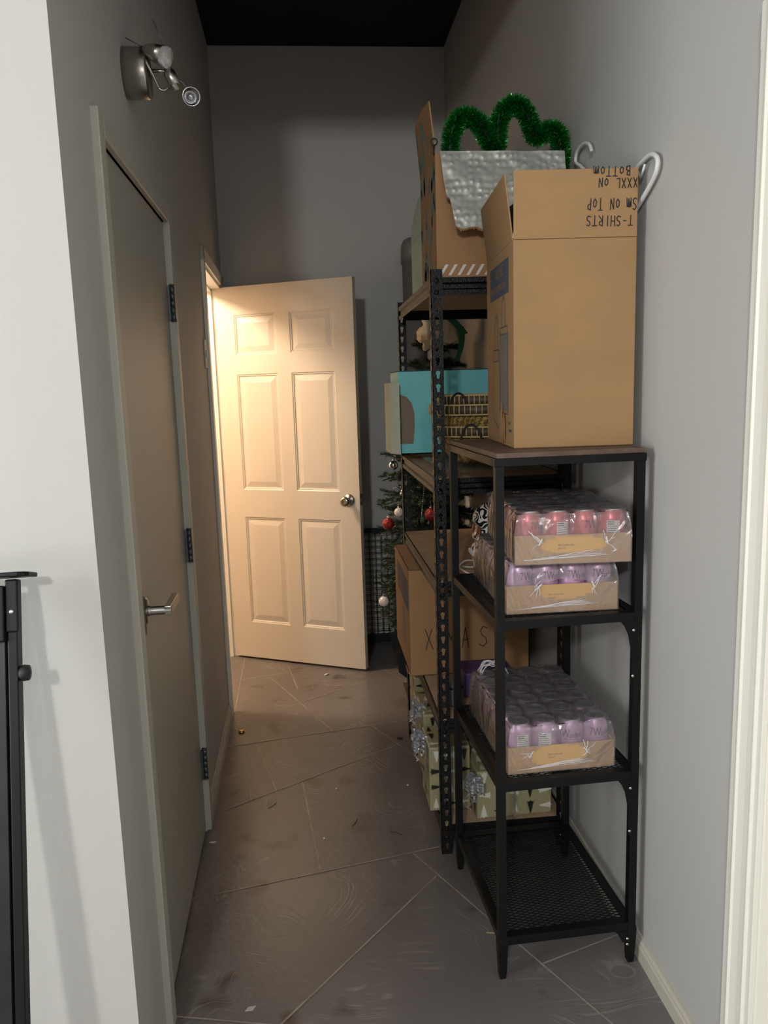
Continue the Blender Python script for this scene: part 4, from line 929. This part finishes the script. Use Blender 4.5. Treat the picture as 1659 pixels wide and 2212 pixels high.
for lv in range(16):
    z = .36+lv*.089; R_ = max(.05, .375*(1-(z-.3)/1.62)) ; nb = max(6, int(22-lv*.9))
    for k in range(nb):
        a = 2*pi*k/nb+lv*.7+rnd.uniform(-.15, .15); Lb = R_*rnd.uniform(.82, 1.08)
        if TX+cos(a)*Lb > .75: Lb = (.75-TX)/cos(a)
        if TY+sin(a)*Lb < 3.26: Lb = (TY-3.26)/-sin(a)
        d = Vector((cos(a), sin(a), .10)).normalized(); p = Vector((0, 0, z)); tip = p+d*Lb+Vector((0, 0, -.02))
        m.tube([p, tip if TX+tip.x > .31 else p+(tip-p)*.8], .003, 4, 1)
        for j in range(9):
            u = .2+.8*j/8; c = p+(tip-p)*u; sd = 1 if j % 2 else -1; an = a+sd*rnd.uniform(.5, .9) if j < 8 else a
            dd = Vector((cos(an), sin(an), rnd.uniform(-.25, .3))).normalized(); Ls = rnd.uniform(.05, .085)
            e = c+dd*Ls
            if TX+e.x > .755 or TY+e.y < 3.25 or TX+e.x < .305: continue
            spray(c, dd, Ls, 34)
foli = m.build('foliage', ['needle', 'bark'], t)
# a lower branch reaching left below the shelf
m = MB()
for z, dx, dy in ((.64, -.30, -.27), (.575, -.30, -.22), (.98, -.30, -.20), (1.10, -.29, -.22), (1.2, -.24, -.25)):
    p = Vector((0, 0, z)); d = Vector((dx, dy, 0)); L_ = d.length; d.normalize(); m.tube([p, p+d*L_*.6, p+d*L_+Vector((0, 0, -.02))], .003, 5, 1)
    for j in range(11):
        c = p+d*(L_*(.25+.075*j)); sd = 1 if j % 2 else -1; a0 = math.atan2(dy, dx)+sd*.7; spray(c, Vector((cos(a0), sin(a0), rnd.uniform(-.2, .25))).normalized(), .06, 28)
    spray(p+d*L_, d, .05, 28)
m.build('branch', ['needle', 'bark'], t)
def ornament(x, y, z, r, mt, label, string=.02):
    t = thing('ornament', label, 'ornament', (x, y, z), 0, 'tree ornaments')
    m = MB(); m.ball((0, 0, 0), r, seg=28); m.build('ball', mt, t)
    m = MB(); m.lathe([(.001, r+.006), (.005, r+.006), (.0052, r-.002)], 12, closed=False); m.tube([(cos(a)*.004, 0, r+.009+sin(a)*.004) for a in [2*pi*k/10 for k in range(10)]], .0008, 5, closed=True); m.tube([(0, 0, r+.012), (0, .003, r+.012+string)], .0006, 4); m.build('hanger_cap', 'silver_ball', t)
ornament(.322, 3.45, .892, .0275, 'red_ball', 'red glitter ball hanging left of the slotted shelving'); ornament(.372, 3.46, .940, .021, 'white_ball', 'white ball half hidden in needles just right of the red ball')
ornament(.291, 3.45, .534, .0235, 'white_ball', 'glossy white ball hanging lowest, in front of the wire panel'); ornament(.387, 3.44, 1.026, .010, 'silver_ball', 'tiny silver ball on the bead string')
ornament(.353, 3.45, 1.154, .021, 'silver_ball', 'clear silver ball near the aqua box corner'); ornament(.512, 3.42, .930, .030, 'red_ball', 'red ball seen behind the slotted post'); ornament(.545, 3.42, 1.01, .022, 'white_ball', 'white ball deep in the tree right of the slotted post')
m = MB()
def beads(pts, r=.0028):
    pts = smooth_path(pts, 10); acc = 0
    for a, b in zip(pts, pts[1:]):
        acc += (b-a).length
        if acc > r*2.1: m.ball(b, r, seg=6); acc = 0
beads([(.485, 3.40, 1.13), (.478, 3.39, 1.04), (.468, 3.39, .95), (.462, 3.39, .90)]); beads([(.345, 3.44, 1.05), (.37, 3.42, 1.06), (.40, 3.40, 1.055), (.43, 3.40, 1.04)])
beads([(.60, 3.36, 1.02), (.63, 3.36, .98), (.66, 3.36, 1.0)])
tag(m.build('bead_garland', 'silver_ball'), 'silver bead string draped on the dark christmas tree', 'garland')
t = thing('tree_topper', 'cream cloth topper with green ribbon at the tip of the tree', 'tree topper', (.625, 3.66, 1.735))
blob('cloth', 'cream_cloth', t, (-.02, 0, .01), (.085, .05, .075), .35, 1.8, 9)
m = MB()
for a, b, c in (((.0, -.055, .08), (.04, -.06, .05), (.09, -.045, -.01)), ((.07, -.05, .02), (.085, -.055, -.05), (.05, -.04, -.13))):
    pp = arc(a, b, c, 10)
    for p, q in zip(pp, pp[1:]): p = Vector(p); q = Vector(q); s_ = Vector((.014, 0, .006)); m.add([p-s_, p+s_, q+s_, q-s_], [(0, 1, 2, 3)], 0, True)
m.build('ribbon', 'green_cloth', t)

# wire panel leaning at the back wall
t = thing('wire_grid_panel', 'black wire grid panel standing against the back wall', 'wire panel', (.235, 4.465, 0))
m = MB(); PW, PH = .53, .69
m.box(0, PW, 0, .02, 0, .05); m.box(0, PW, 0, .02, PH-.028, PH); m.box(0, .012, 0, .02, .05, PH-.028); m.box(PW-.012, PW, 0, .02, .05, PH-.028); m.build('frame', 'black_paint', t, bevel=.002)
m = MB()
for yo, off in ((.002, 0), (.016, .007)):
    x = .03+off
    while x < PW-.01: m.tube([(x, yo, .05), (x, yo, PH-.02)], .0014, 5); x += .034
    z = .07+off*.8
    while z < PH-.03: m.tube([(.01, yo+.003, z), (PW-.01, yo+.003, z)], .0014, 5); z += .036
m.build('wires', 'black_paint', t)
m = MB(); z = .06
while z < .42: m.box(.09, .50, .032, .040, z, z+.022); z += .030
m.build('slats', 'base_white', t)
# dark plastic bag and mat by the tree foot
t = thing('black_bag', 'black folded plastic bag poking out left of the XMAS carton', 'bag', (.32, 3.24, 0))
m = MB(); m.add([(-.03, 0, .45), (.02, -.01, .43), (.10, .0, .34), (.09, .01, .20), (.01, 0, .27), (-.005, .02, .36), (.06, .05, .46), (.12, .06, .22)], [(0, 1, 5), (1, 2, 3), (1, 3, 4), (1, 4, 5), (0, 6, 1), (1, 6, 2), (6, 7, 2), (2, 7, 3), (0, 5, 6), (5, 4, 7, 6), (4, 3, 7)])
m.add([(.04, 0, .36), (.12, .06, .36), (.14, .02, 0), (.06, -.02, 0), (.10, .10, .36), (.13, .10, 0)], [(0, 1, 2, 3), (1, 4, 5, 2), (4, 0, 3, 5), (0, 4, 1)])
m.build('folded_plastic', 'dark_ring', t)
m = MB(); m.box(-.16, .2, -.22, .2, 0, .003); tag(m.build('floor_mat', 'bark', loc=(.565, 3.60, 0), bevel=.001), 'dark brown mat under the christmas tree', 'mat')

# ================================================================== FLOOR LITTER
m = MB(); m.lathe([(.001, 0), (.013, 0), (.0135, .004), (.011, .009), (.006, .010), (.001, .0095)], 20); tag(m.build('bottle_cap', 'brass', loc=(-.372, 3.338, 0)), 'small brass-coloured cap on the floor by the left baseboard', 'cap')
m = MB(); m.tube([(-.011, -.008, .004), (.011, .008, .004)], .004, 10); tag(m.build('paper_stub', 'white_plastic', loc=(.02, 3.982, 0)), 'short white paper stub on the floor below the open door', 'litter')
m = MB(); m.tube([(-.010, .004, .004), (.011, -.003, .004)], .0045, 8); tag(m.build('plastic_bit', 'dark_ring', loc=(.318, 3.163, 0)), 'small black plastic piece on the floor beside the slotted shelving', 'litter')
for x, y, lab in ((.302, 2.761, 'white crumb on the floor near the gift shelf'), (.032, 2.774, 'tiny white crumb in the middle of the floor'), (-.021, 2.449, 'pale crumb between the two fallen needles')):
    m = MB(); m.ball((0, 0, .0025), .0035, seg=8, sc=(1, 1.3, .7)); tag(m.build('crumb', 'white_plastic', loc=(x, y, 0)), lab, 'litter')
for a, b, lab in (((-.219, 2.671), (-.192, 2.706), 'bent dark needle on the floor left of centre'), ((.203, 2.462), (.244, 2.433), 'green needle on the floor left of the slotted post'), ((.079, 2.511), (.098, 2.553), 'thin dark needle in the middle of the floor')):
    m = MB(); p = Vector((*a, .002)); q = Vector((*b, .002)); c = (p+q)/2; m.tube([p-c, Vector((.003, 0, .001)), q-c], .0011, 5); tag(m.build('pine_needle', 'needle', loc=(c.x, c.y, .001)), lab, 'needle')
m = MB(); m.prism([(-.012, 0), (-.004, .006), (.012, .002), (.004, -.005)], 0, .002); tag(m.build('paint_chip', 'white_plastic', loc=(-.395, 2.48, 0)), 'white paint chip at the foot of the flat door', 'litter')
m = MB(); m.prism([(-.012, -.006), (-.004, .006), (.014, .008), (.006, -.006)], 0, .0015); tag(m.build('leaf_flake', 'base_white', loc=(-.215, 1.736, 0)), 'pale dried flake on the floor in the foreground', 'litter')
m = MB(); m.box(-.012, .012, -.0015, .0015, 0, .0015); tag(m.build('wood_splinter', 'wicker_rim', loc=(.43, 1.924, 0), rz=-.2), 'pale wood splinter on the floor under the black unit', 'litter')
